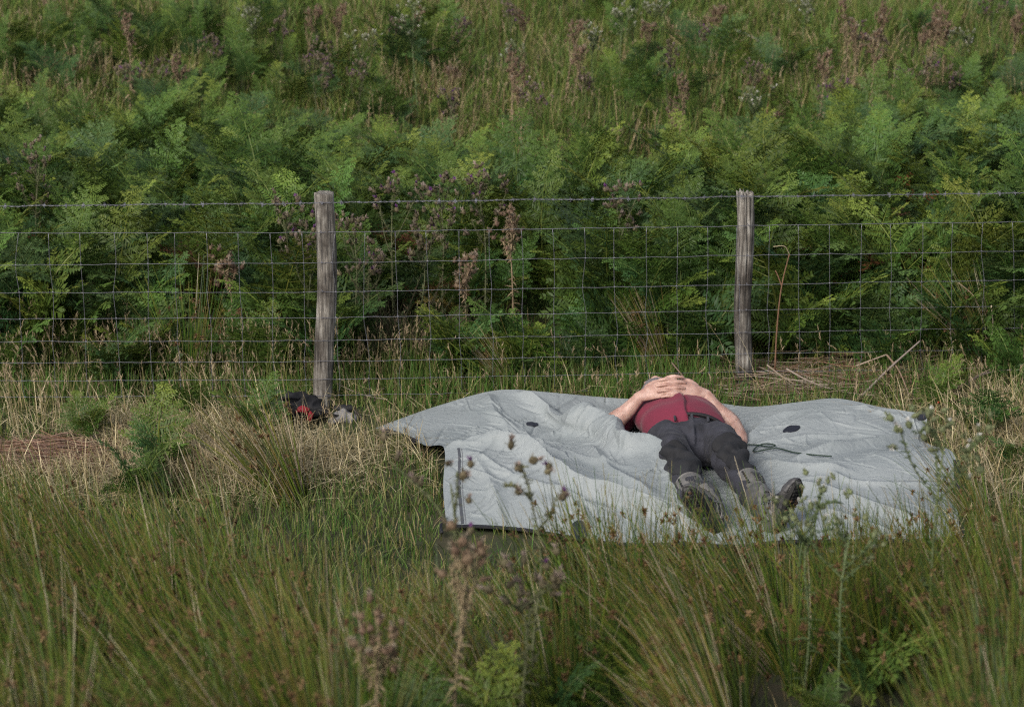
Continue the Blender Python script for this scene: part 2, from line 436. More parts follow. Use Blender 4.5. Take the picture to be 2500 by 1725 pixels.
# the big folds, each along its own line
for line, amp, w_ in ((((1262, 954), (1330, 1000), (1405, 1030), (1490, 1040)), .038, .028), (((1190, 960), (1210, 1010), (1250, 1048)), .018, .03),
                      (((1085, 1094), (1250, 1092), (1335, 1140), (1425, 1195), (1600, 1258), (1760, 1306)), .058, .035),
                      (((1345, 1062), (1412, 1036), (1476, 1046), (1530, 1098), (1592, 1108), (1640, 1170), (1660, 1240)), .062, .045),
                      (((1210, 1060), (1290, 1085), (1400, 1120)), .022, .030), (((1280, 1050), (1300, 1085), (1330, 1100)), .018, .02), (((1440, 1090), (1490, 1150), (1600, 1215)), .020, .032), (((1350, 1095), (1450, 1130), (1540, 1140)), .016, .02),
                      (((1930, 1128), (2100, 1094), (2260, 1086), (2330, 1106)), .034, .035), (((1850, 1125), (1960, 1140), (2080, 1150)), .020, .03), (((1815, 1080), (1880, 1025), (1960, 1000)), .014, .022), (((1830, 1088), (1930, 1072), (2100, 1060)), .012, .02),
                      (((1900, 1185), (2050, 1205), (2200, 1260), (2300, 1300)), .022, .035), (((1930, 1235), (2060, 1262), (2200, 1305)), .016, .025), (((2020, 1150), (2100, 1180), (2300, 1190)), .012, .02),
                      (((1150, 1110), (1200, 1180), (1230, 1270)), .014, .03), (((1130, 1100), (1300, 1180), (1480, 1250)), .016, .022), (((1330, 1170), (1420, 1250), (1460, 1310)), .012, .025), (((2090, 985), (2170, 1015), (2262, 1040)), .012, .02)):
    dd_, al = seg_dist(curve_pts([on_sheet(*q) for q in line], 14))
    tap = np.clip(np.minimum(al, 1 - al) * 5, 0, 1); tap = tap * tap * (3 - 2 * tap)
    disp += 1.35 * amp * (.25 + .75 * tap) * (.55 * np.exp(-(dd_ / w_) ** 2) + .45 * np.exp(-dd_ / (w_ * .7))) * (1 + .3 * pnoise(X * 6, Y * 6, 9))
# sharp creases of stiff nylon, short and straight, many
rc = np.random.default_rng(5)
x0_, x1_, y0_, y1_ = X.min(), X.max(), Y.min(), Y.max()
hub = [np.array(on_sheet(*q)) for q in ((1545, 1075), (1700, 1200), (1835, 1085), (1085, 1094), (1300, 1075), (2262, 1015))]
for q in range(760):
    c_ = np.array([rc.uniform(x0_, x1_), rc.uniform(y0_, y1_)])
    if q % 3 == 0:
        h_ = hub[rc.integers(len(hub))]; a_ = rc.uniform(0, 6.28); c_ = h_ + np.array([math.cos(a_), math.sin(a_)]) * rc.uniform(.06, .42); th_ = a_ + rc.normal(0, .25)
    else: th_ = 2.4 * float(pnoise(c_[0] * .9, c_[1] * .9, 77)) + rc.normal(0, .7) + (.9 if c_[0] < .4 else -.5)
    L_ = rc.uniform(.03, .04 + .18 * rc.random()) * (1 if q % 3 else 1.3); am = rc.uniform(.003, .0135) * rc.choice([1, 1, -1]) * (1.25 if c_[0] < .75 else .9); w_ = rc.uniform(.0045, .013); bend = rc.normal(0, .8)
    m_ = (np.abs(X - c_[0]) < L_ * 1.2) & (np.abs(Y - c_[1]) < L_ * 1.2)
    if not m_.any(): continue
    u_ = (X[m_] - c_[0]) * math.cos(th_) + (Y[m_] - c_[1]) * math.sin(th_); v_ = -(X[m_] - c_[0]) * math.sin(th_) + (Y[m_] - c_[1]) * math.cos(th_) + bend * u_ * u_
    tp_ = np.clip(1 - (u_ / L_) ** 2, 0, 1)
    disp[m_] += am * tp_ * np.exp(-np.abs(v_) / w_) - am * .5 * tp_ * np.exp(-(v_ / (w_ * 3)) ** 2)
disp += .003 * pnoise(X * 7, Y * 7, 61)
edge = np.minimum(np.minimum(np.arange(NU), NU - 1 - np.arange(NU))[:, None] / 18.0, np.minimum(np.arange(NV), NV - 1 - np.arange(NV))[None] / 14.0)
disp *= np.clip(edge, .25, 1)
TP = TP + TN * disp[..., None]
under_man = np.exp(-(((X - .80) / .20) ** 2)) * np.clip((Y + 2.0) / .3, 0, 1)
TP[..., 2] = np.maximum(TP[..., 2], ground(TP[..., 0], TP[..., 1]) + .008)
a = Acc()
ii = (np.arange(NU - 1)[:, None] * NV + np.arange(NV - 1)[None]).ravel()
T = np.concatenate([np.stack([ii, ii + NV, ii + NV + 1], 1), np.stack([ii, ii + NV + 1, ii + 1], 1)])
a.add(TP.reshape(-1, 3), T[:, ::-1], np.array([.4, .4, .4]))
m_tarp, n, l, b = nt('grey_nylon')
tc = n.new('ShaderNodeTexCoord'); nz = n.new('ShaderNodeTexNoise'); nz.inputs['Scale'].default_value = 2.5; nz.inputs['Detail'].default_value = 8; nz.inputs['Roughness'].default_value = .6
cr = n.new('ShaderNodeValToRGB'); e = cr.color_ramp.elements
e[0].position = .3; e[0].color = (.215, .242, .25, 1); e[1].position = .7; e[1].color = (.272, .298, .307, 1)
l.new(tc.outputs['Object'], nz.inputs[0]); l.new(nz.outputs[0], cr.inputs[0]); l.new(cr.outputs[0], b.inputs['Base Color'])
b.inputs['Roughness'].default_value = .55; b.inputs['Specular IOR Level'].default_value = .3
v1 = n.new('ShaderNodeTexNoise'); v1.inputs['Scale'].default_value = 16; v1.inputs['Detail'].default_value = 6; v1.inputs['Distortion'].default_value = 2.0
bp = n.new('ShaderNodeBump'); bp.inputs['Distance'].default_value = .012; bp.inputs['Strength'].default_value = .5
l.new(tc.outputs['Object'], v1.inputs[0]); l.new(v1.outputs[0], bp.inputs['Height']); l.new(bp.outputs[0], b.inputs['Normal'])
tarp = link('tent_flysheet', a.mesh('tent_flysheet', m_tarp, True))
tag(tarp, 'crumpled pale grey nylon tent flysheet spread on the grass under the lying man', 'tent sheet')
M_BLK = simple('black_webbing', (.012, .012, .016), .7, 0, .3, 80)
M_NAVY = simple('navy_patch', (.012, .014, .024), .6, 0, .3, 60)
def strip(name, pts, w, mat, thick=.004, lift=.004):
    pts = np.asarray(pts); t = norm(np.gradient(pts, axis=0)); s = norm(np.cross(t, [0, 0, 1.0])); u = np.cross(s, t)
    u *= np.sign(u[:, 2:3] + 1e-9)
    prof = [(-w / 2, lift), (w / 2, lift), (w / 2, lift - thick), (-w / 2, lift - thick)]
    V = np.stack([pts + s * x_ + u * z_ for x_, z_ in prof], 1).reshape(-1, 3); k = len(pts); T = []
    for q in range(4):
        i = np.arange(k - 1) * 4 + q; j = np.arange(k - 1) * 4 + (q + 1) % 4
        T += [np.stack([i, j, j + 4], 1), np.stack([i, j + 4, i + 4], 1)]
    a = Acc(); a.add(V, np.concatenate(T), np.array([.02, .02, .02])); return link(name, a.mesh(name, mat), tarp)
strip('hem_tape', TP[10:NU - 8, -1], .022, M_BLK, .008, .003)
strip('hem_tape', TP[-1, 180:NV - 4], .03, M_BLK, .012, .004)
strip('hem_tape', TP[1, 30:140], .02, M_BLK, .012, .002)
uz = 30
strip('zip', TP[uz, 222:NV - 3], .012, simple('zip_grey', (.07, .075, .085), .6), .004, .003)
strip('zip_tape', TP[uz + 6, 222:NV - 3], .004, simple('seam_grey', (.16, .17, .18), .7), .003, .002)
strip('seam', TP[18:NU // 2 - 60, 206], .005, simple('seam_thread', (.22, .24, .24), .7), .003, .001)
def tarp_at(px, py):
    qx, qy = proj(TP.reshape(-1, 3)); d = (qx - px) ** 2 + (qy - py) ** 2; i = int(np.argmin(d)); return i // NV, i % NV
def patch(px, py, ru, rv, ang, name, label, pointed=False):
    iu, iv = tarp_at(px, py); c = TP[iu, iv]
    th = np.linspace(0, 2 * math.pi, 28, endpoint=False); V = []
    for f in (0, .5, 1):
        for t in (th if f else th[:1]):
            x_, y_ = ru * f * math.cos(t), rv * f * math.sin(t)
            if pointed and f: y_ *= (1 - .45 * math.cos(t)) if math.cos(t) > 0 else 1
            x2, y2 = c[0] + x_ * math.cos(ang) - y_ * math.sin(ang), c[1] + x_ * math.sin(ang) + y_ * math.cos(ang)
            lo_u, hi_u, lo_v, hi_v = max(0, iu - 42), min(NU, iu + 42), max(0, iv - 62), min(NV, iv + 62)
            sub = TP[lo_u:hi_u, lo_v:hi_v].reshape(-1, 3)
            k = np.argsort((sub[:, 0] - x2) ** 2 + (sub[:, 1] - y2) ** 2)[:6]
            V.append([x2, y2, sub[k, 2].max() + .006])
    T = [[0, 1 + i, 1 + (i + 1) % 28] for i in range(28)]
    for i in range(28):
        j = (i + 1) % 28; T += [[1 + i, 29 + i, 29 + j], [1 + i, 29 + j, 1 + j]]
    V += [[x_, y_, z_ - .008] for x_, y_, z_ in V[29:]]
    for i in range(28):
        j = (i + 1) % 28; T += [[29 + i, 57 + i, 57 + j], [29 + i, 57 + j, 29 + j]]
    a = Acc(); a.add(V, T, np.array([.02, .02, .02])); tag(link(name, a.mesh(name, M_NAVY), tarp), label)
patch(1299, 1036, .028, .020, .2, 'reinforcement_patch', 'small dark oval patch on the left half')
patch(1931, 1048, .030, .042, 1.9, 'reinforcement_patch', 'dark teardrop patch to the right of the man', True)
patch(2250, 1014, .028, .035, -.7, 'corner_patch', 'dark patch on the back right corner')
patch(1413, 1300, .034, .06, .2, 'pole_pocket', 'black rounded tab on the front edge')
patch(2336, 1208, .02, .08, -.2, 'pole_pocket', 'black tab on the right edge')
# buckled strap hanging at the front left corner
c = at(1083, 1284, .02)
a = Acc(); tubes(a, curve_pts([c + [0, .05, .03], c + [-.01, -.01, .02], c + [-.012, -.05, .01], c + [-.005, -.09, .004]], 14)[None], .008, np.array([.01, .01, .01]), 6)
link('corner_strap', a.mesh('corner_strap', M_BLK, True), tarp)
outline = np.concatenate([CG[:, 0, :2], CG[-1, 1:, :2], CG[::-1, -1, :2][1:], CG[0, ::-1, :2][1:]])

# guy rope lying on it
M_ROPE = simple('green_cord', (.012, .03, .018), .7, 0, .3, 300)
rp = [(1822,1090),(1850,1092),(1880,1096),(1893,1092),(1872,1088),(1850,1094),(1838,1106),(1848,1108),(1876,1102),(1900,1100),(1940,1110),(1985,1116),(2030,1120)]
pp = []
for x_, y_ in rp:
    iu, iv = tarp_at(x_, y_); pp.append(TP[iu, iv] + [0, 0, .012])
a = Acc(); cp = curve_pts(pp, 130)
tubes(a, cp[None], .0031, np.array([.02, .04, .02]), 6)
rope = link('guy_rope', a.mesh('guy_rope', M_ROPE, True)); tag(rope, 'thin dark green cord looped on the grey sheet by his left knee', 'rope')

# ------------------------------------------------------------------ the man
V3 = lambda v: np.asarray(v, float)
def loft(acc, pts, ra, rb=None, up=(0, 0, 1), n=20, sub=6):
    """closed elliptical tube with rounded ends; ra across, rb along up"""
    pts = V3(pts); ra = V3(ra); rb = ra if rb is None else V3(rb)
    k = (len(pts) - 1) * sub + 1
    P = curve_pts(pts, k) if len(pts) > 2 else pts[0] + (pts[1] - pts[0]) * np.linspace(0, 1, k)[:, None]
    s = np.linspace(0, len(pts) - 1, k)
    A = np.interp(s, np.arange(len(pts)), ra); B = np.interp(s, np.arange(len(pts)), rb)
    t = norm(np.gradient(P, axis=0))
    # rounded caps
    cap = np.linspace(0, math.pi / 2, 5)[:-1]
    P0 = [P[0] - t[0] * min(A[0], B[0]) * math.cos(c) * .8 for c in cap]; P1 = [P[-1] + t[-1] * min(A[-1], B[-1]) * math.cos(c) * .8 for c in cap[::-1]]
    A = np.concatenate([A[0] * np.sin(cap), A, A[-1] * np.sin(cap[::-1])]) + 1e-4; B = np.concatenate([B[0] * np.sin(cap), B, B[-1] * np.sin(cap[::-1])]) + 1e-4
    t = np.concatenate([np.repeat(t[:1], len(cap), 0), t, np.repeat(t[-1:], len(cap), 0)])
    P = np.concatenate([P0, P, P1]); k = len(P)
    up = V3(up); s_ = norm(np.cross(t, up)); u_ = np.cross(s_, t)
    th = np.linspace(0, 2 * math.pi, n, endpoint=False)
    V = P[:, None] + (A[:, None] * np.cos(th))[..., None] * s_[:, None] + (B[:, None] * np.sin(th))[..., None] * u_[:, None]
    i = np.arange(n); j = (i + 1) % n; base = np.arange(k - 1)[:, None] * n
    T = np.concatenate([np.stack([base + i, base + j, base + j + n], -1).reshape(-1, 3), np.stack([base + i, base + j + n, base + i + n], -1).reshape(-1, 3)])
    T = np.concatenate([T, [[0, q + 1, q] for q in range(1, n - 1)], [[(k - 1) * n, (k - 1) * n + q, (k - 1) * n + q + 1] for q in range(1, n - 1)]])
    acc.add(V.reshape(-1, 3), T, np.array([.5, .5, .5]))
def ball(acc, c, r, rot=None):
    bm = bmesh.new(); bmesh.ops.create_icosphere(bm, subdivisions=3, radius=1)
    V = np.array([v.co for v in bm.verts]) * V3(r); T = [[v.index for v in f.verts] for f in bm.faces]; bm.free()
    if rot is not None: V = V @ np.array(rot).T
    acc.add(V + V3(c), T, np.array([.5, .5, .5]))
def bake(acc, name, voxel, smooth=6, fac=.5):
    """fuse the pieces of acc into one continuous skin"""
    o = bpy.data.objects.new(name, acc.mesh(name, [])); COL.objects.link(o)
    md = o.modifiers.new('r', 'REMESH'); md.mode = 'VOXEL'; md.voxel_size = voxel; md.use_smooth_shade = True
    if smooth:
        sm = o.modifiers.new('s', 'SMOOTH'); sm.iterations = smooth; sm.factor = fac
    dg = bpy.context.evaluated_depsgraph_get(); dg.update()
    me = bpy.data.meshes.new_from_object(o.evaluated_get(dg)); me.name = name
    old = o.data; bpy.data.objects.remove(o); bpy.data.meshes.remove(old)
    return me
def getco(me):
    c = np.empty(len(me.vertices) * 3, np.float32); me.vertices.foreach_get('co', c)
    nn = np.empty(len(me.vertices) * 3, np.float32); me.vertices.foreach_get('normal', nn)
    return c.reshape(-1, 3).astype(float), nn.reshape(-1, 3).astype(float)
def setco(me, c):
    me.vertices.foreach_set('co', np.asarray(c, np.float32).ravel()); me.update()
def shell(me, keep, offset, thick, name, mat, parent):
    """a piece of cloth or leather lying on top of me where keep(centres) holds"""
    c, nn = getco(me)
    bm = bmesh.new(); bm.from_mesh(me); bm.verts.ensure_lookup_table()
    k = keep(c)
    for v in bm.verts: v.co = v.co + Vector(nn[v.index] * offset)
    dele = [f for f in bm.faces if not all(k[v.index] for v in f.verts)]
    bmesh.ops.delete(bm, geom=dele, context='FACES')
    m2 = bpy.data.meshes.new(name); bm.to_mesh(m2); bm.free()
    o = link(name, m2, parent); m2.materials.clear(); m2.materials.append(mat)
    md = o.modifiers.new('thick', 'SOLIDIFY'); md.thickness = thick; md.offset = -1
    for p in m2.polygons: p.use_smooth = True
    return o

man = empty('person', (0, 0, 0))
tag(man, 'man in maroon shirt lying on his back on the sheet, hands clasped', 'person')

m_skin, n, l, b = nt('skin')
tc = n.new('ShaderNodeTexCoord'); nz = n.new('ShaderNodeTexNoise'); nz.inputs['Scale'].default_value = 26; nz.inputs['Detail'].default_value = 5
cr = n.new('ShaderNodeValToRGB'); e = cr.color_ramp.elements
e[0].position = .35; e[0].color = (.36, .205, .165, 1); e[1].position = .66; e[1].color = (.50, .33, .275, 1)
l.new(tc.outputs['Object'], nz.inputs[0]); l.new(nz.outputs[0], cr.inputs[0]); l.new(cr.outputs[0], b.inputs['Base Color'])
b.inputs['Roughness'].default_value = .5; b.inputs['Subsurface Weight'].default_value = .12; b.inputs['Subsurface Radius'].default_value = (.01, .004, .002); b.inputs['Subsurface Scale'].default_value = .5
n2 = n.new('ShaderNodeTexNoise'); n2.inputs['Scale'].default_value = 180
bp = n.new('ShaderNodeBump'); bp.inputs['Distance'].default_value = .001; bp.inputs['Strength'].default_value = .5
l.new(tc.outputs['Object'], n2.inputs[0]); l.new(n2.outputs[0], bp.inputs['Height']); l.new(bp.outputs[0], b.inputs['Normal'])

NECK = V3([.722, -.345, .100]); CHEST = V3([.742, -.52, .118]); BELLY = V3([.775, -.745, .125]); WAIST = V3([.800, -.93, .118])
SHR, SHL = V3([.575, -.47, .095]), V3([.905, -.48, .100])
ELR, ELL = at(1478, 1062, .055), at(1803, 1068, .055)
HAND = at(1638, 947, .278)
WRR, WRL = at(1562, 968, .235), at(1722, 962, .240)
KNR, KNL = at(1655, 1124, .148), at(1784, 1116, .148)
HIPR, HIPL = V3([.715, -1.00, .115]), V3([.905, -.995, .115])
ANR, ANL = at(1712, 1248, .085), at(1862, 1236, .085)

E1 = V3([1, 0.05, 0]); E1 /= np.linalg.norm(E1)
EA = V3([-.04, .70, .70]); EA -= E1 * (EA @ E1); EA /= np.linalg.norm(EA)
EN = np.cross(E1, EA)
b1 = Acc()
# head (face up), jaw, nose, brow, ears, neck
HC = V3([.684, -.215, .069])
HR = np.array(Matrix.Rotation(R(-26), 3, 'X'))                 # chin lifted, head tipped back
hd = lambda x_, y_, z_: HC + HR @ V3([x_, y_, z_])
ball(b1, HC, (.078, .098, .094)); ball(b1, hd(.002, -.060, .022), (.064, .068, .074))
ball(b1, hd(.003, -.098, .042), (.038, .032, .042))
ball(b1, hd(.002, -.016, .098), (.015, .024, .014)); ball(b1, hd(.002, -.028, .100), (.017, .013, .012))
ball(b1, hd(.002, .018, .084), (.055, .012, .012))
for s in (-1, 1):
    ball(b1, hd(s * .080, -.015, -.012), (.010, .020, .032)); ball(b1, hd(s * .030, .000, .080), (.013, .010, .010))
ball(b1, hd(.003, -.066, .092), (.026, .007, .009)); ball(b1, hd(.003, -.078, .092), (.024, .008, .009))
loft(b1, [HC + [0, -.03, -.03], NECK, CHEST + [0, .08, 0]], [.060, .062, .075])
loft(b1, [NECK + [0, -.03, 0], CHEST, BELLY, WAIST, WAIST + [.01, -.08, -.01]], [.12, .165, .165, .150, .135], [.07, .095, .105, .088, .068])
for SH, EL, WR_, HP, KN, AN, s in ((SHR, ELR, WRR, HIPR, KNR, ANR, -1), (SHL, ELL, WRL, HIPL, KNL, ANL, 1)):
    loft(b1, [CHEST + [s * .10, .05, 0], SH, SH + (EL - SH) * .5 + [s * .008, 0, 0], EL, ], [.06, .058, .050, .044])
    fm = EL + (WR_ - EL) * .30
    loft(b1, [EL, fm + [s * .006, 0, .008], EL + (WR_ - EL) * .65, WR_], [.042, .047, .036, .027], [.042, .044, .032, .022], up=EN)
    ball(b1, EL + [s * .006, -.016, -.004], (.036, .036, .036))
    loft(b1, [HP, HP + (KN - HP) * .5, KN, KN + (AN - KN) * .35, AN], [.070, .056, .040, .040, .032])
# hands, fingers laced
KR = HAND - E1 * .030; KL = HAND + E1 * .030
for WR_, K, s in ((WRR, KR, 1), (WRL, KL, -1)):
    mid = WR_ + (K - WR_) * .45 + EN * .006
    loft(b1, [WR_, mid, K + EN * .002], [.027, .038, .047], [.021, .016, .010], up=EN, sub=5)
    # thumb lies along the head side
    tb = WR_ + (K - WR_) * .30 + EA * .034
    loft(b1, [tb - EN * .004, tb + EA * .018 + E1 * s * .028 + EN * .006, tb + EA * .024 + E1 * s * .056 + EN * .010, tb + EA * .020 + E1 * s * .078 + EN * .008], [.014, .0125, .0115, .0085], n=12, sub=4)
    for i in range(4):
        o_ = (1.5 - i) * .0285 + (.0071 if s > 0 else -.0071)
        ln = (.92, 1.0, .96, .80)[i]; rad = (.0084, .0087, .0083, .0074)[i]
        k0 = K + EA * o_ * .85
        ed = EA * o_ * .15
        p1 = k0 + ed + E1 * s * .026 * ln + EN * .015
        p2 = k0 + ed + E1 * s * .056 * ln + EN * .020
        p3 = k0 + ed + E1 * s * .078 * ln + EN * .016
        p4 = k0 + ed + E1 * s * .096 * ln + EN * .009
        loft(b1, [k0 - E1 * s * .016 + EN * .000, k0 + EN * .006, p1, p2, p3, p4], [rad * 1.0, rad * 1.15, rad, rad * 1.08, rad * .93, rad * .80], n=12, sub=4)
body_me = bake(b1, 'body', .0026, 2, .4)
c, nn = getco(body_me)
c += nn * (.0012 * pnoise(c[:, 0] * 40 + c[:, 2] * 31, c[:, 1] * 40, 3))[:, None]
setco(body_me, c); body_me.materials.append(m_skin)
body = link('body', body_me, man)
for p in body_me.polygons: p.use_smooth = True
M_HAIR = simple('grey_hair', (.16, .145, .15), .8, 0, .5, 220, .8, 500)
hair = shell(body_me, lambda c: (np.linalg.norm((c - HC) / [.085, .110, .108], axis=1) < 1.05) & ((c[:, 1] > HC[1] + .03 + .5 * np.clip(c[:, 2] - HC[2] - .02, 0, 1)) | ((c[:, 2] < HC[2] + .005) & (c[:, 1] > HC[1] - .05))), .003, .004, 'hair', M_HAIR, man)
hl = lambda c: (c - HC) @ HR
beard = shell(body_me, lambda c: (np.linalg.norm(hl(c) / [.092, .150, .115], axis=1) < 1.1) & (hl(c)[:, 1] < -.048 + .25 * np.abs(hl(c)[:, 0]) ** 1.0) & (hl(c)[:, 1] > -.145) & (hl(c)[:, 2] > -.02) & ((np.abs(hl(c)[:, 1] + .072) > .016) | (np.abs(hl(c)[:, 0]) > .022)), .005, .006, 'beard', M_HAIR, man)
# arm hair
r_ = np.random.default_rng(5); ar = Acc()
for EL, WR_ in ((ELR, WRR), (ELL, WRL)):
    ax = norm(WR_ - EL); L_ = np.linalg.norm(WR_ - EL); d = c - EL; t = d @ ax; rad = np.linalg.norm(d - t[:, None] * ax, axis=1)
    idx = np.where((t > .02) & (t < L_ * .92) & (rad < .06) & (nn[:, 2] > -.2))[0]
    idx = r_.choice(idx, 300, replace=False)
    P0 = c[idx]; dr = norm(nn[idx] * .5 + ax * .7 + r_.normal(0, .4, (300, 3)))
    ribbons(ar, P0, P0 + dr * .004, P0 + dr * .008 + ax * .003, np.full(300, .0007), np.tile([.10, .06, .04], (300, 1)), np.tile([.14, .09, .06], (300, 1)), 2, r=r_)
o = link('arm_hair', ar.mesh('arm_hair', M_DEAD), man); o['kind'] = 'stuff'

# shirt
def cloth(name, col, var=.25, sheen=.3, weave=900):
    m, n, l, b = nt(name)
    tc = n.new('ShaderNodeTexCoord'); nz = n.new('ShaderNodeTexNoise'); nz.inputs['Scale'].default_value = 9; nz.inputs['Detail'].default_value = 8; nz.inputs['Roughness'].default_value = .65
    cr = n.new('ShaderNodeValToRGB'); e = cr.color_ramp.elements
    e[0].position = .3; e[0].color = (*[q * (1 - var) for q in col], 1); e[1].position = .7; e[1].color = (*[q * (1 + var) for q in col], 1)
    l.new(tc.outputs['Object'], nz.inputs[0]); l.new(nz.outputs[0], cr.inputs[0]); l.new(cr.outputs[0], b.inputs['Base Color'])
    b.inputs['Roughness'].default_value = .85; b.inputs['Sheen Weight'].default_value = sheen; b.inputs['Sheen Roughness'].default_value = .5
    w = n.new('ShaderNodeTexNoise'); w.inputs['Scale'].default_value = 130; w.inputs['Detail'].default_value = 5
    bp = n.new('ShaderNodeBump'); bp.inputs['Distance'].default_value = .002; bp.inputs['Strength'].default_value = .5
    l.new(tc.outputs['Object'], w.inputs[0]); l.new(w.outputs[0], bp.inputs['Height']); l.new(bp.outputs[0], b.inputs['Normal'])
    return m
M_SHIRT = cloth('maroon_cloth', (.150, .012, .034), .15, .08)
s1 = Acc()
loft(s1, [NECK + [0, -.035, .0], CHEST + [0, .05, 0], CHEST + [0, -.05, .004], BELLY + [0, .04, .006], BELLY + [.008, -.07, .008], WAIST + [.002, .055, .007]], [.115, .185, .188, .190, .190, .188], [.075, .105, .114, .124, .125, .118], n=36)
for SH, EL, s in ((SHR, ELR, -1), (SHL, ELL, 1)):
    loft(s1, [CHEST + [s * .10, .05, 0], SH, SH + (EL - SH) * .45, SH + (EL - SH) * .62], [.080, .064, .056, .058], n=24)
shirt_me = bake(s1, 'shirt', .0052, 5)
c, nn = getco(shirt_me)
w = .007 * pnoise(c[:, 0] * 3 + c[:, 2] * 4, c[:, 1] * 10 + c[:, 0] * 5, 71) + .002 * pnoise(c[:, 0] * 14, c[:, 1] * 14 + c[:, 2] * 9, 72)
# the placket: a long soft ridge from the hem up to the hands
px_ = c[:, 0] - (.790 + (c[:, 1] + .93) * -.09 + .006 * np.sin(c[:, 1] * 30))
top_ = nn[:, 2] > .3
w += top_ * (.014 * np.where(px_ < 0, np.exp(-(px_ / .035) ** 2), np.exp(-(px_ / .006) ** 2)) - .008 * np.clip(1 - np.abs(px_ - .014) / .010, 0, 1))
# folds round the sides of the belly
w += .004 * np.sin(c[:, 1] * 45 + c[:, 2] * 22 + 3 * pnoise(c[:, 0] * 5, c[:, 1] * 5, 73)) * np.clip(1 - np.abs(c[:, 2] - .11) / .07, 0, 1) * .6
c = c + nn * w[:, None]; setco(shirt_me, c); shirt_me.materials.append(M_SHIRT)
for p in shirt_me.polygons: p.use_smooth = True
link('shirt', shirt_me, man)

# trousers
M_TR = cloth('grey_trouser_cloth', (.021, .022, .031), .7, .05)
M_KN = cloth('black_panel_cloth', (.011, .0115, .0145), .4, .0)
t1 = Acc()
loft(t1, [WAIST + [0, .025, -.004], WAIST + [.004, -.05, -.004], [.810, -1.03, .110]], [.168, .180, .178], [.104, .108, .100], n=36)
SHK = {}
for HP, KN, AN, s in ((HIPR, KNR, ANR, -1), (HIPL, KNL, ANL, 1)):
    m1 = HP + (KN - HP) * .5 + [s * .01, 0, .004]
    sh = KN + (AN - KN) * .4 + [0, 0, -.006]
    end = KN + (AN - KN) * .93
    loft(t1, [HP + [0, .02, 0], m1, KN, sh, end], [.094, .075, .066, .063, .056], [.100, .080, .070, .062, .055], n=32)
    SHK[s] = (HP, KN, AN, end)
tr_me = bake(t1, 'trousers', .0058, 5)
c, nn = getco(tr_me)
def leg_coords(c, s):
    HP, KN, AN, end = SHK[s]
    ax = KN - HP; t1_ = np.clip((c - HP) @ ax / (ax @ ax), -.5, 1); d1 = np.linalg.norm(c - HP - t1_[:, None] * ax, axis=1)
    bx = AN - KN; t2_ = np.clip((c - KN) @ bx / (bx @ bx), 0, 1.2); d2 = np.linalg.norm(c - KN - t2_[:, None] * bx, axis=1)
    lower = d2 < d1
    t = np.where(lower, 1 + t2_, t1_); d = np.minimum(d1, d2)
    ctr = np.where(lower[:, None], KN + t2_[:, None] * bx, HP + t1_[:, None] * ax)
    return t, d, c - ctr
tR, dR, vR = leg_coords(c, -1); tL, dL, vL = leg_coords(c, 1)
isL = dL < dR; t = np.where(isL, tL, tR); v = np.where(isL[:, None], vL, vR)
ang = np.arctan2(v[:, 0], v[:, 2])
ln = t * .45
hot = np.clip(.25 + .9 * np.exp(-((t - 1.0) / .32) ** 2) + .6 * np.exp(-((t - 1.75) / .3) ** 2) + .7 * np.exp(-(t / .25) ** 2), 0, 1.15)
sk = ang * np.where(isL, .55, -.55)
f1 = pnoise(ang * .55 + isL * 7.3, (ln + .06 * sk) * 13, 81); f2 = pnoise(ang * .8 + 3, (ln - .09 * sk) * 21 + isL * 5, 82)
w = .024 * np.clip(f1 * 1.6, -.6, 1) * hot + .007 * np.clip(f2 * 1.6, -.7, 1) * np.clip(hot, .5, 1)
w += .0015 * pnoise(c[:, 0] * 30, c[:, 1] * 30 + c[:, 2] * 20, 83)
# fly seam and crotch folds
w += .006 * np.exp(-((c[:, 0] - .812 - .10 * (c[:, 1] + 1.0) * -.3) / .008) ** 2) * (nn[:, 2] > .3) * (c[:, 1] > -1.12)
c = c + nn * w[:, None]; setco(tr_me, c); tr_me.materials.append(M_TR)
for p in tr_me.polygons: p.use_smooth = True
link('trousers', tr_me, man)
def kneekeep(side, lo, hi, amax):
    def f(q):
        t_, d_, v_ = leg_coords(q, side); o_t, o_d, _ = leg_coords(q, -side)
        a_ = np.arctan2(v_[:, 0], v_[:, 2])
        return (t_ > lo + .06 * np.abs(a_)) & (t_ < hi - .05 * a_ * a_) & (np.abs(a_) < amax) & (d_ < o_d)
    return f
for s in (-1, 1):
    tag(shell(tr_me, kneekeep(s, .78, 1.46, 1.25), .0012, .002, 'knee_panel', M_KN, man), 'black reinforced knee panel')
    # side pocket flap, as a piece of the same cloth
    shell(tr_me, (lambda s: lambda q: (lambda t_, d_, v_, od: (t_ > .22) & (t_ < .50) & (np.arctan2(v_[:, 0], v_[:, 2]) * s > .75) & (np.arctan2(v_[:, 0], v_[:, 2]) * s < 1.7) & (d_ < od))(*leg_coords(q, s), leg_coords(q, -s)[1]))(s), .0035, .0045, 'pocket', M_TR, man)
M_BELT = simple('black_leather', (.012, .011, .012), .5, 0, .3, 60)
a = Acc()
th = np.linspace(0, 2 * math.pi, 60); bc = WAIST + [.002, .012, -.002]
ring = np.stack([bc[0] + .176 * np.cos(th), bc[1] + .006 * np.sin(th * 2) + 0 * th, bc[2] + .112 * np.sin(th)], -1)
tubes(a, ring[None], .010, np.array([.01, .01, .01]), 8)
a2 = link('belt', a.mesh('belt', M_BELT, True), man)
a = Acc()
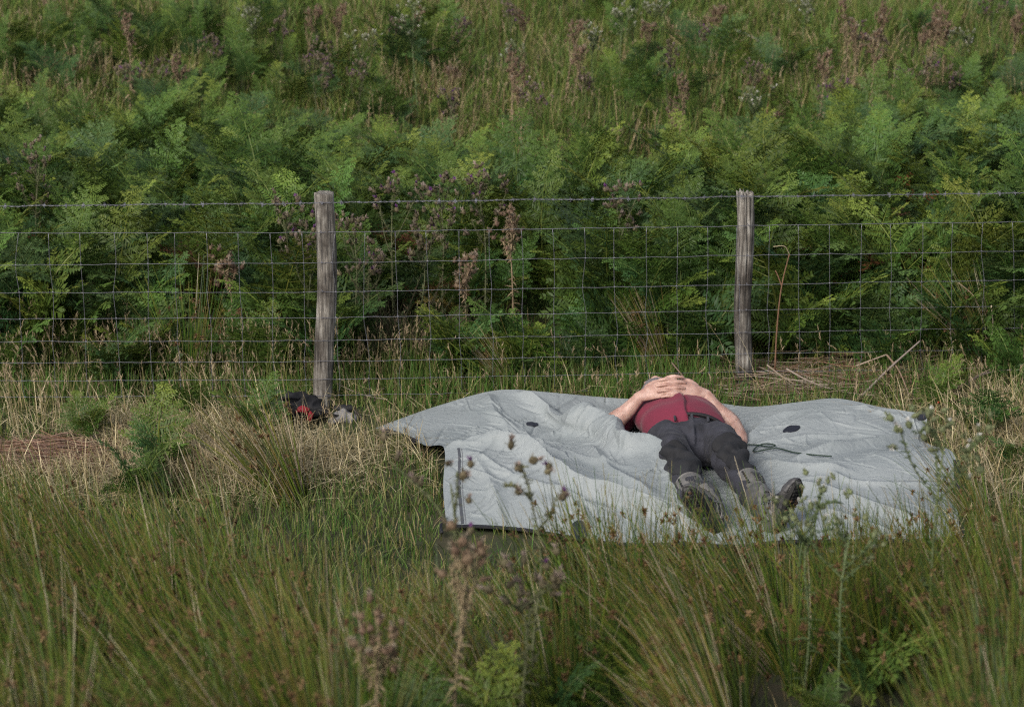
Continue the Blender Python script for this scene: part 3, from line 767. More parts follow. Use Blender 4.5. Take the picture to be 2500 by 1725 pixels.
for x_ in (.735, .812, .885):
    yq = bc[1] - .030; zz = bc[2] + .110 * math.sqrt(max(0, 1 - ((x_ - bc[0]) / .176) ** 2))
    tubes(a, curve_pts([[x_, yq + .014, zz + .002], [x_, yq, zz + .009], [x_ + .001, yq - .02, zz + .007], [x_ + .001, yq - .035, zz + .000]], 8)[None], .0055, np.array([.03, .03, .03]), 6)
o = link('belt_loops', a.mesh('belt_loops', M_TR, True), man); o['kind'] = 'stuff'
# wrist band on his left arm near the elbow of the sleeve
# boots
m_boot, n, l, b = nt('grey_boot_leather')
tc = n.new('ShaderNodeTexCoord'); nz = n.new('ShaderNodeTexNoise'); nz.inputs['Scale'].default_value = 22; nz.inputs['Detail'].default_value = 7
cr = n.new('ShaderNodeValToRGB'); e = cr.color_ramp.elements
e[0].position = .3; e[0].color = (.035, .034, .036, 1); e[1].position = .72; e[1].color = (.09, .086, .085, 1)
l.new(tc.outputs['Object'], nz.inputs[0]); l.new(nz.outputs[0], cr.inputs[0]); l.new(cr.outputs[0], b.inputs['Base Color']); b.inputs['Roughness'].default_value = .6
bp = n.new('ShaderNodeBump'); bp.inputs['Distance'].default_value = .002; bp.inputs['Strength'].default_value = .5; l.new(nz.outputs[0], bp.inputs['Height']); l.new(bp.outputs[0], b.inputs['Normal'])
M_GUARD = simple('grey_shin_panel', (.125, .12, .115), .55, 0, .25, 30, .3, 120)
M_SOLE = simple('black_rubber', (.010, .0095, .009), .75, 0, .4, 40, .3, 150)
M_MESH = simple('dark_mesh_fabric', (.022, .023, .028), .7, 0, .3, 120, .6, 400)
M_MUD = simple('dried_mud', (.10, .06, .035), .95, 0, .4, 50)
M_EYE = simple('steel_eyelet', (.45, .45, .45), .35, 1)
def boot(heel, toe_dir, sole_n, side, shank_dir, guard_label):
    Yb = norm(V3(toe_dir)); Zb = -V3(sole_n); Zb = norm(Zb - Yb * (Zb @ Yb)); Xb = np.cross(Yb, Zb)
    Mx = np.stack([Xb, Yb, Zb], 1)
    O = V3(heel) + Yb * .065
    S_ = .87
    tf = lambda p: (V3(p) * S_) @ Mx.T + O
    root = empty_child = link('boot', None, man); root.empty_display_size = .05
    ba = Acc()
    ys = [-.070, -.045, 0.0, .05, .10, .15, .185, .205]; hw = [.030, .036, .037, .037, .044, .047, .041, .026]; hh = [.060, .085, .100, .088, .064, .052, .044, .034]
    P = [[.004 * (y > .1), y, h * .5 - .004] for y, h in zip(ys, hh)]
    loft(ba, tf(P), hw, [h * .55 for h in hh], up=Zb, n=24, sub=5)
    sd = norm(V3(shank_dir)); a0 = tf([0, -.02, .075])
    loft(ba, [tf([0, -.018, .05]), a0 + sd * .04, a0 + sd * .10, a0 + sd * .17], [.043, .046, .052, .056], [.050, .050, .054, .058], up=Yb, n=24)
    me = bake(ba, 'upper', .0048, 4)
    c, nn = getco(me)
    loc = (c - O) @ Mx / S_
    c += nn * (.003 * np.clip(1 - np.abs(pnoise(loc[:, 0] * 10, loc[:, 1] * 26 + loc[:, 2] * 20, 91)) * 2, -.3, 1))[:, None]
    setco(me, c); me.materials.append(m_boot)
    for p in me.polygons: p.use_smooth = True
    link('upper', me, root)
    L = lambda q: (q - O) @ Mx / S_
    shell(me, lambda q: (L(q)[:, 1] > .055) & (L(q)[:, 1] < .125) & (L(q)[:, 2] > .022), .002, .003, 'mesh_panel', M_MESH, root)
    shell(me, lambda q: (L(q)[:, 1] > .150) & (L(q)[:, 2] > .006), .004, .005, 'toe_cap', simple('toe_cap_grey', (.06, .058, .06), .5, 0, .3, 30), root)
    for lo, hi in ((.015, .040), (-.020, .004)):
        st = shell(me, (lambda lo, hi: lambda q: (L(q)[:, 1] - .35 * (L(q)[:, 2] - .08) > lo) & (L(q)[:, 1] - .35 * (L(q)[:, 2] - .08) < hi) & (L(q)[:, 2] > .03) & (L(q)[:, 1] > -.03))(lo, hi), .006, .006, 'strap', M_GUARD, root)
    ea = Acc()
    for q_ in range(6):
        for sx in (-1, 1):
            p = V3([sx * (.034 - .002 * q_), .058 - q_ * .012, .070 + q_ * .012])
            tubes(ea, np.array([[tf(p), tf(p + [sx * .008, .002, .004])]]), .0042, np.array([.5, .5, .5]), 8)
    o = link('eyelets', ea.mesh('eyelets', M_EYE), root); o['kind'] = 'stuff'
    # lace criss-cross
    la = Acc()
    for q_ in range(5):
        for sx in (-1, 1):
            pA = V3([sx * .030, .064 - q_ * .012, .074 + q_ * .012]); pM = V3([0, .060 - q_ * .012, .090 + q_ * .010]); pB = V3([-sx * .029, .052 - q_ * .012, .086 + q_ * .012])
            tubes(la, tf(curve_pts([pA, pM, pB], 8))[None], .0026, np.array([.02, .02, .02]), 5)
    link('lace', la.mesh('lace', M_BLK, True), root)
    # sole: outline with rounded rand and separate lugs
    ol = curve_pts([[-.036, -.045], [-.038, 0], [-.037, .05], [-.046, .11], [-.047, .155], [-.034, .198], [0, .217], [.034, .200], [.050, .158], [.049, .11], [.037, .05], [.037, 0], [.036, -.045], [.022, -.076], [0, -.084], [-.022, -.076], [-.036, -.045]], 64)[:-1]
    k = len(ol); V = []
    for z_, sc in ((.010, .97), (.004, 1.03), (-.010, 1.04), (-.017, 1.0)):
        cc = ol.mean(0); q_ = cc + (ol - cc) * sc
        arch = .008 * np.exp(-((q_[:, 1] - .035) / .03) ** 2) * (z_ < 0) + .014 * np.clip((q_[:, 1] - .15) / .06, 0, 1) ** 2
        V.append(np.concatenate([q_, (z_ + arch)[:, None]], 1))
    V = np.concatenate(V); T = []
    i = np.arange(k); j = (i + 1) % k
    for q_ in range(3): T += [np.stack([q_ * k + i, (q_ + 1) * k + j, q_ * k + j], 1), np.stack([q_ * k + i, (q_ + 1) * k + i, (q_ + 1) * k + j], 1)]
    V = np.concatenate([V, [V[:k].mean(0), V[3 * k:].mean(0)]])
    T += [np.stack([i, j, np.full(k, 4 * k)], 1), np.stack([3 * k + j, 3 * k + i, np.full(k, 4 * k + 1)], 1)]
    sa = Acc(); sa.add(tf(V), np.concatenate(T), np.array([.01, .01, .01])); so = link('sole', sa.mesh('sole', M_SOLE), root)
    lg = Acc(); r_ = np.random.default_rng(int(side + 5))
    def lug(x_, y_, wx, wy):
        if not (inside(ol, np.array([x_ - wx, x_ + wx]), np.array([y_, y_])).all()): return
        z0 = -.016 + .014 * np.clip((y_ - .15) / .06, 0, 1) ** 2
        b_ = np.array([[-1, -1, 0], [1, -1, 0], [1, 1, 0], [-1, 1, 0]]) * [wx, wy, 0] + [x_, y_, z0]
        t_ = np.array([[-1, -1, 0], [1, -1, 0], [1, 1, 0], [-1, 1, 0]]) * [wx * .8, wy * .8, 0] + [x_, y_, z0 - .0065]
        lg.add(tf(np.concatenate([b_, t_])), [[4, 6, 5], [4, 7, 6], [0, 1, 5], [0, 5, 4], [1, 2, 6], [1, 6, 5], [2, 3, 7], [2, 7, 6], [3, 0, 4], [3, 4, 7]], np.array([.012, .011, .01]), int(r_.random() < .22))
    for y_ in np.arange(-.066, .205, .0185):
        if .022 < y_ < .05: continue
        for x_ in (-.030, -.010, .010, .030): lug(x_ + .004 * math.sin(y_ * 300), y_, .0078, .0062)
    link('lugs', lg.mesh('lugs', [M_SOLE, M_MUD]), so)['kind'] = 'stuff'
    return a0, sd, Yb
bR = boot(at(1748, 1300, .022), (-.50, -.16, .84), (-.40, -.88, -.22), -1, KNR - ANR, '')
bL = boot(at(1893, 1298, .022), (.36, -.10, .90), (.70, -.66, -.20), 1, KNL - ANL, '')
# long grey shin panels over the trousers, with raised lettering-like ribs
for (a0, sd, Yb), s in ((bR, -1), (bL, 1)):
    KN, AN = (KNR, ANR) if s < 0 else (KNL, ANL)
    ax = norm(AN - KN); L_ = np.linalg.norm(AN - KN)
    upv = norm(V3([.22 * s, -.05, 1]) - ax * (V3([.22 * s, -.05, 1]) @ ax)); sv = np.cross(ax, upv)
    ga = Acc(); nu_, nv_ = 16, 14
    lo, hi = L_ * .52, L_ * 1.02
    u = np.linspace(-1, 1, nu_); q = np.linspace(0, 1, nv_)
    V = []
    for layer in (0, 1):
        for b_ in q:
            width = .95 - .12 * b_ + (.16 if .62 < b_ < .80 else 0)
            rad = (.070 if layer == 0 else .063) - .004 * b_ + .003 * math.sin(b_ * 9)
            for a_ in u:
                th = a_ * width
                V.append(KN + ax * (lo + (hi - lo) * b_ + .012 * (1 - a_ * a_) * (b_ - .5) * 2) + sv * rad * math.sin(th) + upv * (rad * math.cos(th) - .004))
    V = np.array(V); T = []
    idx = lambda ly, jj, i_: ly * nu_ * nv_ + jj * nu_ + i_
    for jj in range(nv_ - 1):
        for i_ in range(nu_ - 1):
            T += [[idx(0, jj, i_), idx(0, jj, i_ + 1), idx(0, jj + 1, i_ + 1)], [idx(0, jj, i_), idx(0, jj + 1, i_ + 1), idx(0, jj + 1, i_)]]
            T += [[idx(1, jj, i_), idx(1, jj + 1, i_ + 1), idx(1, jj, i_ + 1)], [idx(1, jj, i_), idx(1, jj + 1, i_), idx(1, jj + 1, i_ + 1)]]
    for jj in range(nv_ - 1):
        for i_ in (0, nu_ - 1): T += [[idx(0, jj, i_), idx(0, jj + 1, i_), idx(1, jj + 1, i_)], [idx(0, jj, i_), idx(1, jj + 1, i_), idx(1, jj, i_)]]
    for i_ in range(nu_ - 1):
        for jj in (0, nv_ - 1): T += [[idx(0, jj, i_), idx(0, jj, i_ + 1), idx(1, jj, i_ + 1)], [idx(0, jj, i_), idx(1, jj, i_ + 1), idx(1, jj, i_)]]
    ga.add(V, T, np.array([.2, .2, .2]))
    gp = link('shin_panel', ga.mesh('shin_panel', M_GUARD, True), man); tag(gp, 'stiff grey shin panel with dark raised emblem')
    # emblem strokes and a row of eyelets
    def onp(a_, b_, lift=.0):
        rad = .072 + lift - .004 * b_ + .003 * math.sin(b_ * 9); th = a_
        return KN + ax * (lo + (hi - lo) * b_) + sv * rad * math.sin(th) + upv * (rad * math.cos(th) - .004)
    em = Acc()
    strokes = [[(-.55, .12), (-.55, .34)], [(-.42, .10), (-.30, .10), (-.30, .22), (-.42, .22), (-.42, .36), (-.28, .36)], [(-.18, .10), (-.16, .34), (-.02, .34), (-.02, .10)], [(.10, .10), (.10, .36)], [(.10, .10), (.24, .10)]]
    for st in strokes:
        P = np.array([onp(a_ * 1.0, .06 + b_ * 1.05, .001) for a_, b_ in st]); tubes(em, P[None], .0030, np.array([.06, .06, .06]), 5)
    link('emblem', em.mesh('emblem', simple('emblem_dark', (.06, .06, .06), .6), True), gp)
    ey = Acc()
    for q_ in range(6):
        p = onp(.62, .08 + q_ * .075, .0); tubes(ey, np.array([[p - upv * .003, p + upv * .004]]), .0045, np.array([.02, .02, .02]), 8)
    o = link('eyelets', ey.mesh('eyelets', M_BLK), gp); o['kind'] = 'stuff'
# pale logo tab on the right thigh
c, nn = getco(tr_me)
p = at(1597, 1092, .15); i = int(np.argmin(np.abs(proj(c)[0] - 1597) + np.abs(proj(c)[1] - 1094) + 400 * (nn[:, 2] < 0) + 300 * (c[:, 2] < .1)))
a = Acc(); ball(a, c[i] + nn[i] * .002, (.006, .004, .010)); link('badge', a.mesh('badge', simple('pale_badge', (.35, .28, .2), .6), True), man)
# dark strap showing behind his left elbow
a = Acc(); P = np.array([at(1775, 1052, .05), at(1788, 1054, .062), at(1797, 1066, .055), at(1800, 1076, .04)])
tubes(a, curve_pts(P, 16)[None], .006, np.array([.01, .01, .01]), 6); link('wrist_strap', a.mesh('wrist_strap', M_BLK, True), man)

# ------------------------------------------------------------------ plants: prototypes
def frond_mesh(name, seed, L=.75, stipe=.35, lean=.25, arch=1.1, width=.34, base_col=(.035, .085, .022), tip_col=(.13, .19, .035), npin=13, curl=0.0, dens=1.0):
    r = np.random.default_rng(seed); a = Acc()
    N = 40; s = np.linspace(0, 1, N); tot = L + stipe
    th = lean + arch * np.clip((s - .25) / .75, 0, 1) ** 1.4
    yaw = r.normal(0, .12) * s ** 2
    d = np.stack([np.sin(th) * np.cos(yaw), np.sin(th) * np.sin(yaw), np.cos(th)], 1)
    P = np.concatenate([[[0, 0, 0]], np.cumsum(d[:-1] * tot / (N - 1), axis=0)])
    rad = .0042 * (1 - s) ** .8 + .0008
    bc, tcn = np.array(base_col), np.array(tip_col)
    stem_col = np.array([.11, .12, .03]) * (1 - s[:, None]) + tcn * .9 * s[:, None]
    tubes(a, P[None], rad[None], stem_col[None], 4)
    s0 = stipe / tot
    Q0, Q1, Q2, Q3, CC = [], [], [], [], []
    ribP0, ribP1, ribC = [], [], []
    for i in range(npin):
        u = (i + .3) / npin
        sp = s0 + (1 - s0) * (u ** .92)
        for side in (-1, 1):
            ss = min(sp + r.normal(0, .008), .998)
            p = np.array([np.interp(ss, s, P[:, q]) for q in range(3)]); t = norm(np.array([np.interp(ss, s, d[:, q]) for q in range(3)]))
            sv = norm(np.array([-math.sin(yaw[0]), math.cos(yaw[0]), 0]) * side); nv = np.cross(t, sv) * side
            nv = nv if nv[2] > 0 else -nv
            l = width * ((1 - u) ** .85 + .05) * r.uniform(.85, 1.1) * (1 if u > .08 else .85)
            fw = .25 + .75 * u + r.normal(0, .06)
            dp = norm(sv * math.cos(fw) + t * math.sin(fw) + nv * r.normal(.1, .12))
            droop = r.uniform(.1, .5) + .2 * curl
            m = max(4, int(l / .0125 * dens)); v = (np.arange(m) + .4) / m
            pc = p + dp * (v[:, None] * l) + np.array([0, 0, -1.0]) * (droop * l * v[:, None] ** 2 * .6) + nv * (curl * l * v[:, None] ** 3)
            pt = norm(np.gradient(pc, axis=0)) if m > 2 else np.repeat(dp[None], m, 0)
            ribP0.append(p); ribP1.append(pc[-1])
            pn = norm(np.cross(pt, np.cross(nv, pt) ))
            ps = norm(np.cross(pn, pt))
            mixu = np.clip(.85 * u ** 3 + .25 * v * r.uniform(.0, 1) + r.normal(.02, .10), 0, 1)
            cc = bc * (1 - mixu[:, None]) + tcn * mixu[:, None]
            for s2 in (-1, 1):
                ll = (.30 * l * (1 - v) ** .75 + .008) * r.uniform(.8, 1.15, m); ll = np.minimum(ll, .052)
                f2 = .45 + .3 * v
                q = norm(ps * s2 * np.cos(f2)[:, None] + pt * np.sin(f2)[:, None] + np.array([0, 0, -1.0]) * (r.uniform(0, .35, m))[:, None] + pn * r.normal(0, .22, m)[:, None])
                wv = norm(np.cross(q, pn + r.normal(0, .25, (m, 3)))) * (l / m * .36)
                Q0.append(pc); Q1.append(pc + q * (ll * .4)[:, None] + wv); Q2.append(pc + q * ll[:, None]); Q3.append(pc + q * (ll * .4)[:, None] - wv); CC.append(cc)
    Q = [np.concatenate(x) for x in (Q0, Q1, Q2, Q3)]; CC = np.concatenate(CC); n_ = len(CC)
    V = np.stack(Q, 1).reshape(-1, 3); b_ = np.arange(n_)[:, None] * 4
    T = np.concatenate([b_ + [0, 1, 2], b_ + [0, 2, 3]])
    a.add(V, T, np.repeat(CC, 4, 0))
    rp0, rp1 = np.array(ribP0), np.array(ribP1)
    tubes(a, np.stack([rp0, rp1], 1), np.tile([.0016, .0006], (len(rp0), 1)), np.tile(tcn * .8, (len(rp0), 2, 1)), 3)
    return a
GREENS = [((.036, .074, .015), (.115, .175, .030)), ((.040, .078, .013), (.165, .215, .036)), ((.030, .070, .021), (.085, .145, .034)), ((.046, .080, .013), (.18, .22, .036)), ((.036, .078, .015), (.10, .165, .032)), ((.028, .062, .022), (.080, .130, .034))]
FR_A, FR = [], []
fr_r = np.random.default_rng(77)
for i in range(12):
    bc, tc_ = GREENS[i % 6]
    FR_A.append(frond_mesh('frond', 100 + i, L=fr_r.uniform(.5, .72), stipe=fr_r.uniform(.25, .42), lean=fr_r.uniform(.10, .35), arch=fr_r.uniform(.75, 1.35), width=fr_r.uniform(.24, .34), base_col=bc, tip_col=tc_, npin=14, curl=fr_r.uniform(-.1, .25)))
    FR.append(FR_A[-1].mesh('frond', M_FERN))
BROWN = [frond_mesh('frond', 150 + i, L=.5, stipe=.3, lean=.4, arch=1.7, width=.22, base_col=bc, tip_col=tc_, npin=11, curl=.5, dens=.8).mesh('frond', M_FERN)
         for i, (bc, tc_) in enumerate((((.10, .040, .018), (.15, .07, .03)), ((.13, .095, .03), (.19, .15, .04)), ((.08, .035, .018), (.12, .06, .03))))]
SMALL_A = [frond_mesh('frond', 170 + i, L=.34, stipe=.12, lean=.3, arch=1.0, width=.20, base_col=GREENS[i][0], tip_col=GREENS[i][1], npin=11) for i in range(5)]
SMALL = [a_.mesh('frond', M_FERN) for a_ in SMALL_A]

def bracken(loc, h, rr, label, group, brown=0.0, small=False, nf=None, lean_x=0.0):
    o = empty('bracken_plant', loc, 0, h)
    tag(o, label, 'fern', group)
    n_ = nf or rr.choice([3, 4, 4, 5])
    a0 = rr.uniform(0, 6.28)
    for q in range(n_):
        me = SMALL[rr.integers(5)] if small else (BROWN[rr.integers(3)] if rr.random() < brown else FR[rr.integers(12)])
        az = a0 + q * 6.28 / n_ + rr.normal(0, .5)
        f = link('frond', me, o, (rr.normal(0, .025), rr.normal(0, .025), -.01), (rr.normal(0, .12), rr.normal(0, .12) + lean_x, az), rr.uniform(.62, 1.12))
    return o

# ------------------------------------------------------------------ bracken behind the fence
rr = np.random.default_rng(11)
def brk_back(x):      # how far up the slope the dense bracken reaches
    return np.interp(x, [-4, -2.4, -1.5, -.6, .2, .9, 1.5, 2.2, 4], [4.1, 4.1, 3.8, 3.3, 2.9, 3.0, 3.2, 4.0, 4.8])
def brk_front(x):
    return np.interp(x, [-4, -1.3, -.9, -.5, .25, .55, .9, 1.4, 1.9, 4], [.60, .60, .65, 1.15, 1.0, .6, .65, .95, .85, .5])
cand = []
while len(cand) < 520:
    x, y = rr.uniform(-3.7, 3.7), rr.uniform(.3, 5.0)
    if abs(x) > .205 * (y + 13.3) + .15: continue
    if not (brk_front(x) < y < brk_back(x)): continue
    if any((x - a_) ** 2 + (y - b_) ** 2 < .155 ** 2 for a_, b_ in cand): continue
    cand.append((x, y))
    if len(cand) > 430: break
cand.sort(key=lambda p: p[1])
stuff_f = []
zone_lab = [('left', 'green bracken growing thickly behind the wire mesh left of the flat topped post', 'bracken behind the left run of the fence'),
            ('mid', 'green bracken growing thickly behind the wire mesh between the two posts', 'bracken behind the middle run of the fence'),
            ('right', 'lush green bracken growing behind the wire mesh right of the splintered post', 'bracken behind the right run of the fence')]
nb = 0
for i, (x, y) in enumerate(cand):
    z = float(ground(x, y))
    dist = y - brk_front(x)
    back = (brk_back(x) - y) / max(.3, brk_back(x) - brk_front(x))
    h = rr.uniform(.80, 1.02) * (1.06 if x > 1.0 else 1.0) * (.80 + .20 * min(1, back * 2)) * (.82 if dist < .15 and -.9 < x < .6 else 1)
    if nb < 225:
        k = 0 if x < -.9 else (1 if x < 1.15 else 2)
        row = 'front' if dist < .35 else ('second' if dist < .8 else ('middle' if y < 2.2 else 'rearmost'))
        runs = ('left of the flat topped post', 'between the two posts', 'right of the splintered post')[k]
        if k == 0: runs = ('at the far left edge' if x < -1.75 else runs)
        elif k == 1: runs = ('between the posts, flat topped post side' if x < .15 else 'between the posts, splintered post side')
        else: runs = ('at the far right edge' if x > 2.0 else runs)
        bracken((x, y, z), h, rr, f'green bracken in the {row} rank behind the fence {runs}', f'bracken in the {row} rank {runs}', .05 if x > -1 else .09)
        nb += 1
    else: stuff_f.append((x, y, z, h))
# low young bracken under and in front of the fence, one by one
SMALLS = [(395, 1170, .95, 'young bracken standing in pale dry grass left of the tall rush tuft', .05), (640, 1075, .8, 'small bracken arching over the black bag', 0), (455, 1020, .75, 'low bracken sprig in dry grass between the litter patch and the post', 0),
          (255, 975, 1.0, 'yellowing bracken at the foot of the left mesh', .5), (210, 1080, .6, 'stunted bracken beside the brown litter patch', .4), (330, 1235, .8, 'yellow green bracken low among the foreground rushes at left', 0),
          (2290, 1010, .7, 'bright bracken right of the sheet corner', 0), (2400, 1075, .85, 'green bracken at the right edge beside the sheet', 0), (2470, 960, .9, 'dark bracken by the mesh at the far right', .2), (2480, 1160, .8, 'bracken among dry grass in the right margin', 0)]
for px, py, s_, lab, br in SMALLS:
    p = on_ground(px, py); bracken(p, s_, rr, lab, 'small bracken on the near side of the fence', br, True, 4)
for px, py, s_ in ((860, 900, .8), (1130, 880, .9), (1190, 930, .8), (1440, 905, .9), (1520, 930, .8), (1580, 880, 1.0), (1740, 900, .9), (1900, 880, 1.0), (2000, 870, .9), (2080, 885, .8), (1960, 900, .7), (2330, 880, 1.0), (2210, 890, .8), (620, 925, .8), (330, 950, .8), (90, 930, .9), (480, 940, .7)):
    p = on_ground(px, py - 14); p[1] = max(p[1], .14); bracken(p, s_, rr, 'low young bracken at the foot of the wire mesh', 'low bracken under the mesh', .12, True, 3)
rs = np.random.default_rng(14)
for q in range(46):
    x = rs.uniform(-2.9, 2.9); y = rs.uniform(.2, .62)
    if .95 < x < 1.25: continue
    side = 'left' if x < -.9 else ('middle' if x < 1.1 else 'right')
    bracken((x, y, float(ground(x, y))), rs.uniform(.95, 1.5) * (1.15 if y > .4 else .9), rr, f'knee high bracken just behind the {side} run of the wire mesh', f'knee high bracken behind the {side} mesh', .12, True, 4)
# near, out of focus
def near_bracken(px, py, Y, lab, nf=3):
    q = at_y(px, py - 50, Y); g_ = float(ground(q[0], Y)); h = max(.15, q[2] - g_)
    bracken((q[0], Y, g_), h / .36, rr, lab, None, 0, True, nf)
NEAR = [(1650, 1610, -4.5, 'blurred blue green bracken in the foreground below the front edge of the sheet', 2), (1500, 1610, -4.8, 'second blurred bracken left of the blue green one in the foreground', 2), (2085, 1530, -4.6, 'blurred bracken in the right foreground', 2), (2000, 1650, -4.9, 'blurred lower bracken overlapping the right foreground one', 2), (1180, 1650, -5.2, 'blurred bracken at the bottom edge beside the big thistle', 2), (1030, 1670, -5.1, 'blurred pale bracken tip at the bottom edge left of the big thistle', 2), (320, 1680, -5.6, 'blurred bracken tip at the bottom left edge', 2), (1340, 1640, -5.0, 'blurred small bracken at the bottom edge under the sheet', 2)]
for q in NEAR: near_bracken(*q)
# far, scattered bracken on the slope: one mass
acc = Acc()
def put(acc, src, x, y, z, s_, rz, tilt=(0, 0), tint=1.0):
    Mx = (Matrix.Rotation(rz, 3, 'Z') @ Matrix.Rotation(tilt[0], 3, 'X') @ Matrix.Rotation(tilt[1], 3, 'Y'))
    Mx = np.array(Mx) * s_
    base = acc.n
    for V, C in zip(src.V, src.C): acc.V.append(V @ Mx.T + [x, y, z]); acc.C.append(C * tint); acc.n += len(V)
    for T, M in zip(src.T, src.M): acc.T.append(T + base); acc.M.append(M)
for q in range(len(stuff_f) + 95):
    if q < len(stuff_f): x, y, z, h = stuff_f[q]
    else:
        if rr.random() < .4: x, y = rr.uniform(-4.3, -1.2), rr.uniform(4.4, 7.6)
        else: x, y = rr.uniform(-4, 4.2), rr.uniform(3, 9)
        z, h = float(ground(x, y)), rr.uniform(.35, .65)
    for k in range(4): put(acc, FR_A[rr.integers(12)], x + rr.normal(0, .08), y + rr.normal(0, .08), z, h * rr.uniform(.7, 1), rr.uniform(0, 6.28), (rr.normal(0, .15), rr.normal(0, .15)), rr.uniform(.75, 1.1))
for px, py in ((230, 130), (330, 95), (150, 80), (1080, 100), (1010, 150), (1900, 175), (2420, 215), (2300, 240), (600, 205), (1500, 235), (1760, 160), (860, 190), (60, 170), (480, 90)):
    q_ = on_ground(px, py + 70)
    for k in range(7): put(acc, FR_A[rr.integers(12)], q_[0] + rr.normal(0, .20), q_[1] + rr.normal(0, .25), float(ground(q_[0], q_[1])), rr.uniform(.45, .75), rr.uniform(0, 6.28), (rr.normal(0, .15), rr.normal(0, .15)), rr.uniform(.85, 1.15))
o = link('slope_bracken', acc.mesh('slope_bracken', M_FERN)); tag(o, 'scattered bracken fronds on the slope behind', 'ferns', kind='stuff')

# ------------------------------------------------------------------ grasses
def pick(r, n, cols, wts):
    c = np.array(cols)[r.choice(len(cols), n, p=np.array(wts) / sum(wts))]
    return c * r.uniform(.5, 1.4, (n, 1))
C_GREEN, C_LUSH, C_OLIVE, C_STRAW, C_PALE, C_BROWN, C_RED = (.062, .115, .020), (.045, .125, .018), (.115, .135, .032), (.29, .235, .12), (.50, .43, .27), (.15, .10, .055), (.16, .08, .045)
def grass(name, label, x0, x1, y0, y1, n, hlo, hhi, cols, wts, lean, spread, wid, seed, mask=None, seeds=0.0, tipmix=.5, flat=0.0, tipcol=C_STRAW, clump=0.0):
    r = np.random.default_rng(seed)
    x, y = r.uniform(x0, x1, n), r.uniform(y0, y1, n)
    if clump:
        cx, cy = r.uniform(x0, x1, n // 40 + 1), r.uniform(y0, y1, n // 40 + 1); k = r.integers(0, len(cx), n); use = r.random(n) < clump
        x = np.where(use, cx[k] + r.normal(0, .05, n), x); y = np.where(use, cy[k] + r.normal(0, .05, n), y)
    keep = np.abs(x) < .2 * (y + 13.3) + .25
    keep &= ~inside(outline, x, y)
    if mask is not None: keep &= r.random(n) < mask(x, y)
    x, y = x[keep], y[keep]; n = len(x); z = ground(x, y) - .01
    h = r.uniform(hlo, hhi, n) * (.8 + .35 * pnoise(x * 1.5, y * 1.5, seed))
    az = r.uniform(0, 2 * math.pi, n); bend = np.abs(r.normal(0, spread, n))
    dx = np.cos(az) * bend + lean[0]; dy = np.sin(az) * bend + lean[1]
    up = np.where(r.random(n) < flat, .12, 1.0)
    dx = np.where(up < .5, np.cos(az) * 1.0, dx); dy = np.where(up < .5, np.sin(az) * 1.0, dy)
    P0 = np.stack([x, y, z + np.where(up < .5, r.uniform(0, .10, n), 0)], 1)
    P1 = P0 + np.stack([dx * .28 * h, dy * .28 * h, .58 * h * up], 1)
    P2 = P0 + np.stack([dx * .95 * h, dy * .95 * h, h * up * np.clip(1 - .35 * bend, .35, 1)], 1)
    P2[:, 2] = np.maximum(P2[:, 2], ground(P2[:, 0], P2[:, 1]) + .005)
    c0 = pick(r, n, cols, wts); c1 = c0 * (1 - tipmix * r.random((n, 1))) + np.array(tipcol) * (tipmix * r.random((n, 1)))
    a = Acc(); ribbons(a, P0, P1, P2, r.uniform(wid * .9, wid * 1.8, n), c0 * .9, c1, 3, r=r)
    if seeds:
        k = np.where((r.random(n) < seeds) & (up > .5))[0]; m = len(k)
        if m:
            d = norm(P2[k] - P1[k])
            for q in range(7):
                b_ = P2[k] - d * (h[k] * .22 * q / 7)[:, None]; s_ = norm(d + r.normal(0, .45, (m, 3)))
                ribbons(a, b_, b_ + s_ * .010, b_ + s_ * .022, np.full(m, .0042), np.tile(np.array([.27, .20, .12]), (m, 1)) * r.uniform(.7, 1.2, (m, 1)), np.tile(np.array([.36, .29, .19]), (m, 1)), 2, r=r)
    o = link(name, a.mesh(name, M_GRASS)); tag(o, label, 'grass', kind='stuff')
def gnoise(s, f, lo=.5, k=1.8): return lambda x, y: np.clip(lo + k * pnoise(x * f, y * f, s), 0, 1)
def clear(x, y):
    px, py = proj(np.stack([x, y, ground(x, y)], 1))
    hem = .85 * ((px > 1060) & (px < 2360) & (py > 1270) & (py < 1385))
    return np.clip(1 - hem - 1.1 * np.exp(-(((px - 110) / 190) ** 4 + ((py - 1122) / 42) ** 4)) - np.exp(-(((px - 775) / 125) ** 4 + ((py - 1050) / 42) ** 4)), 0, 1)
# short sward everywhere on the near side
grass('short_grass', 'short green grass around the sheet', -3, 3, -3.2, .9, 60000, .05, .16, [C_LUSH, C_GREEN, C_OLIVE, C_STRAW], [4, 4, 2, 1.2], (0, 0), .5, .0032, 201, clear)
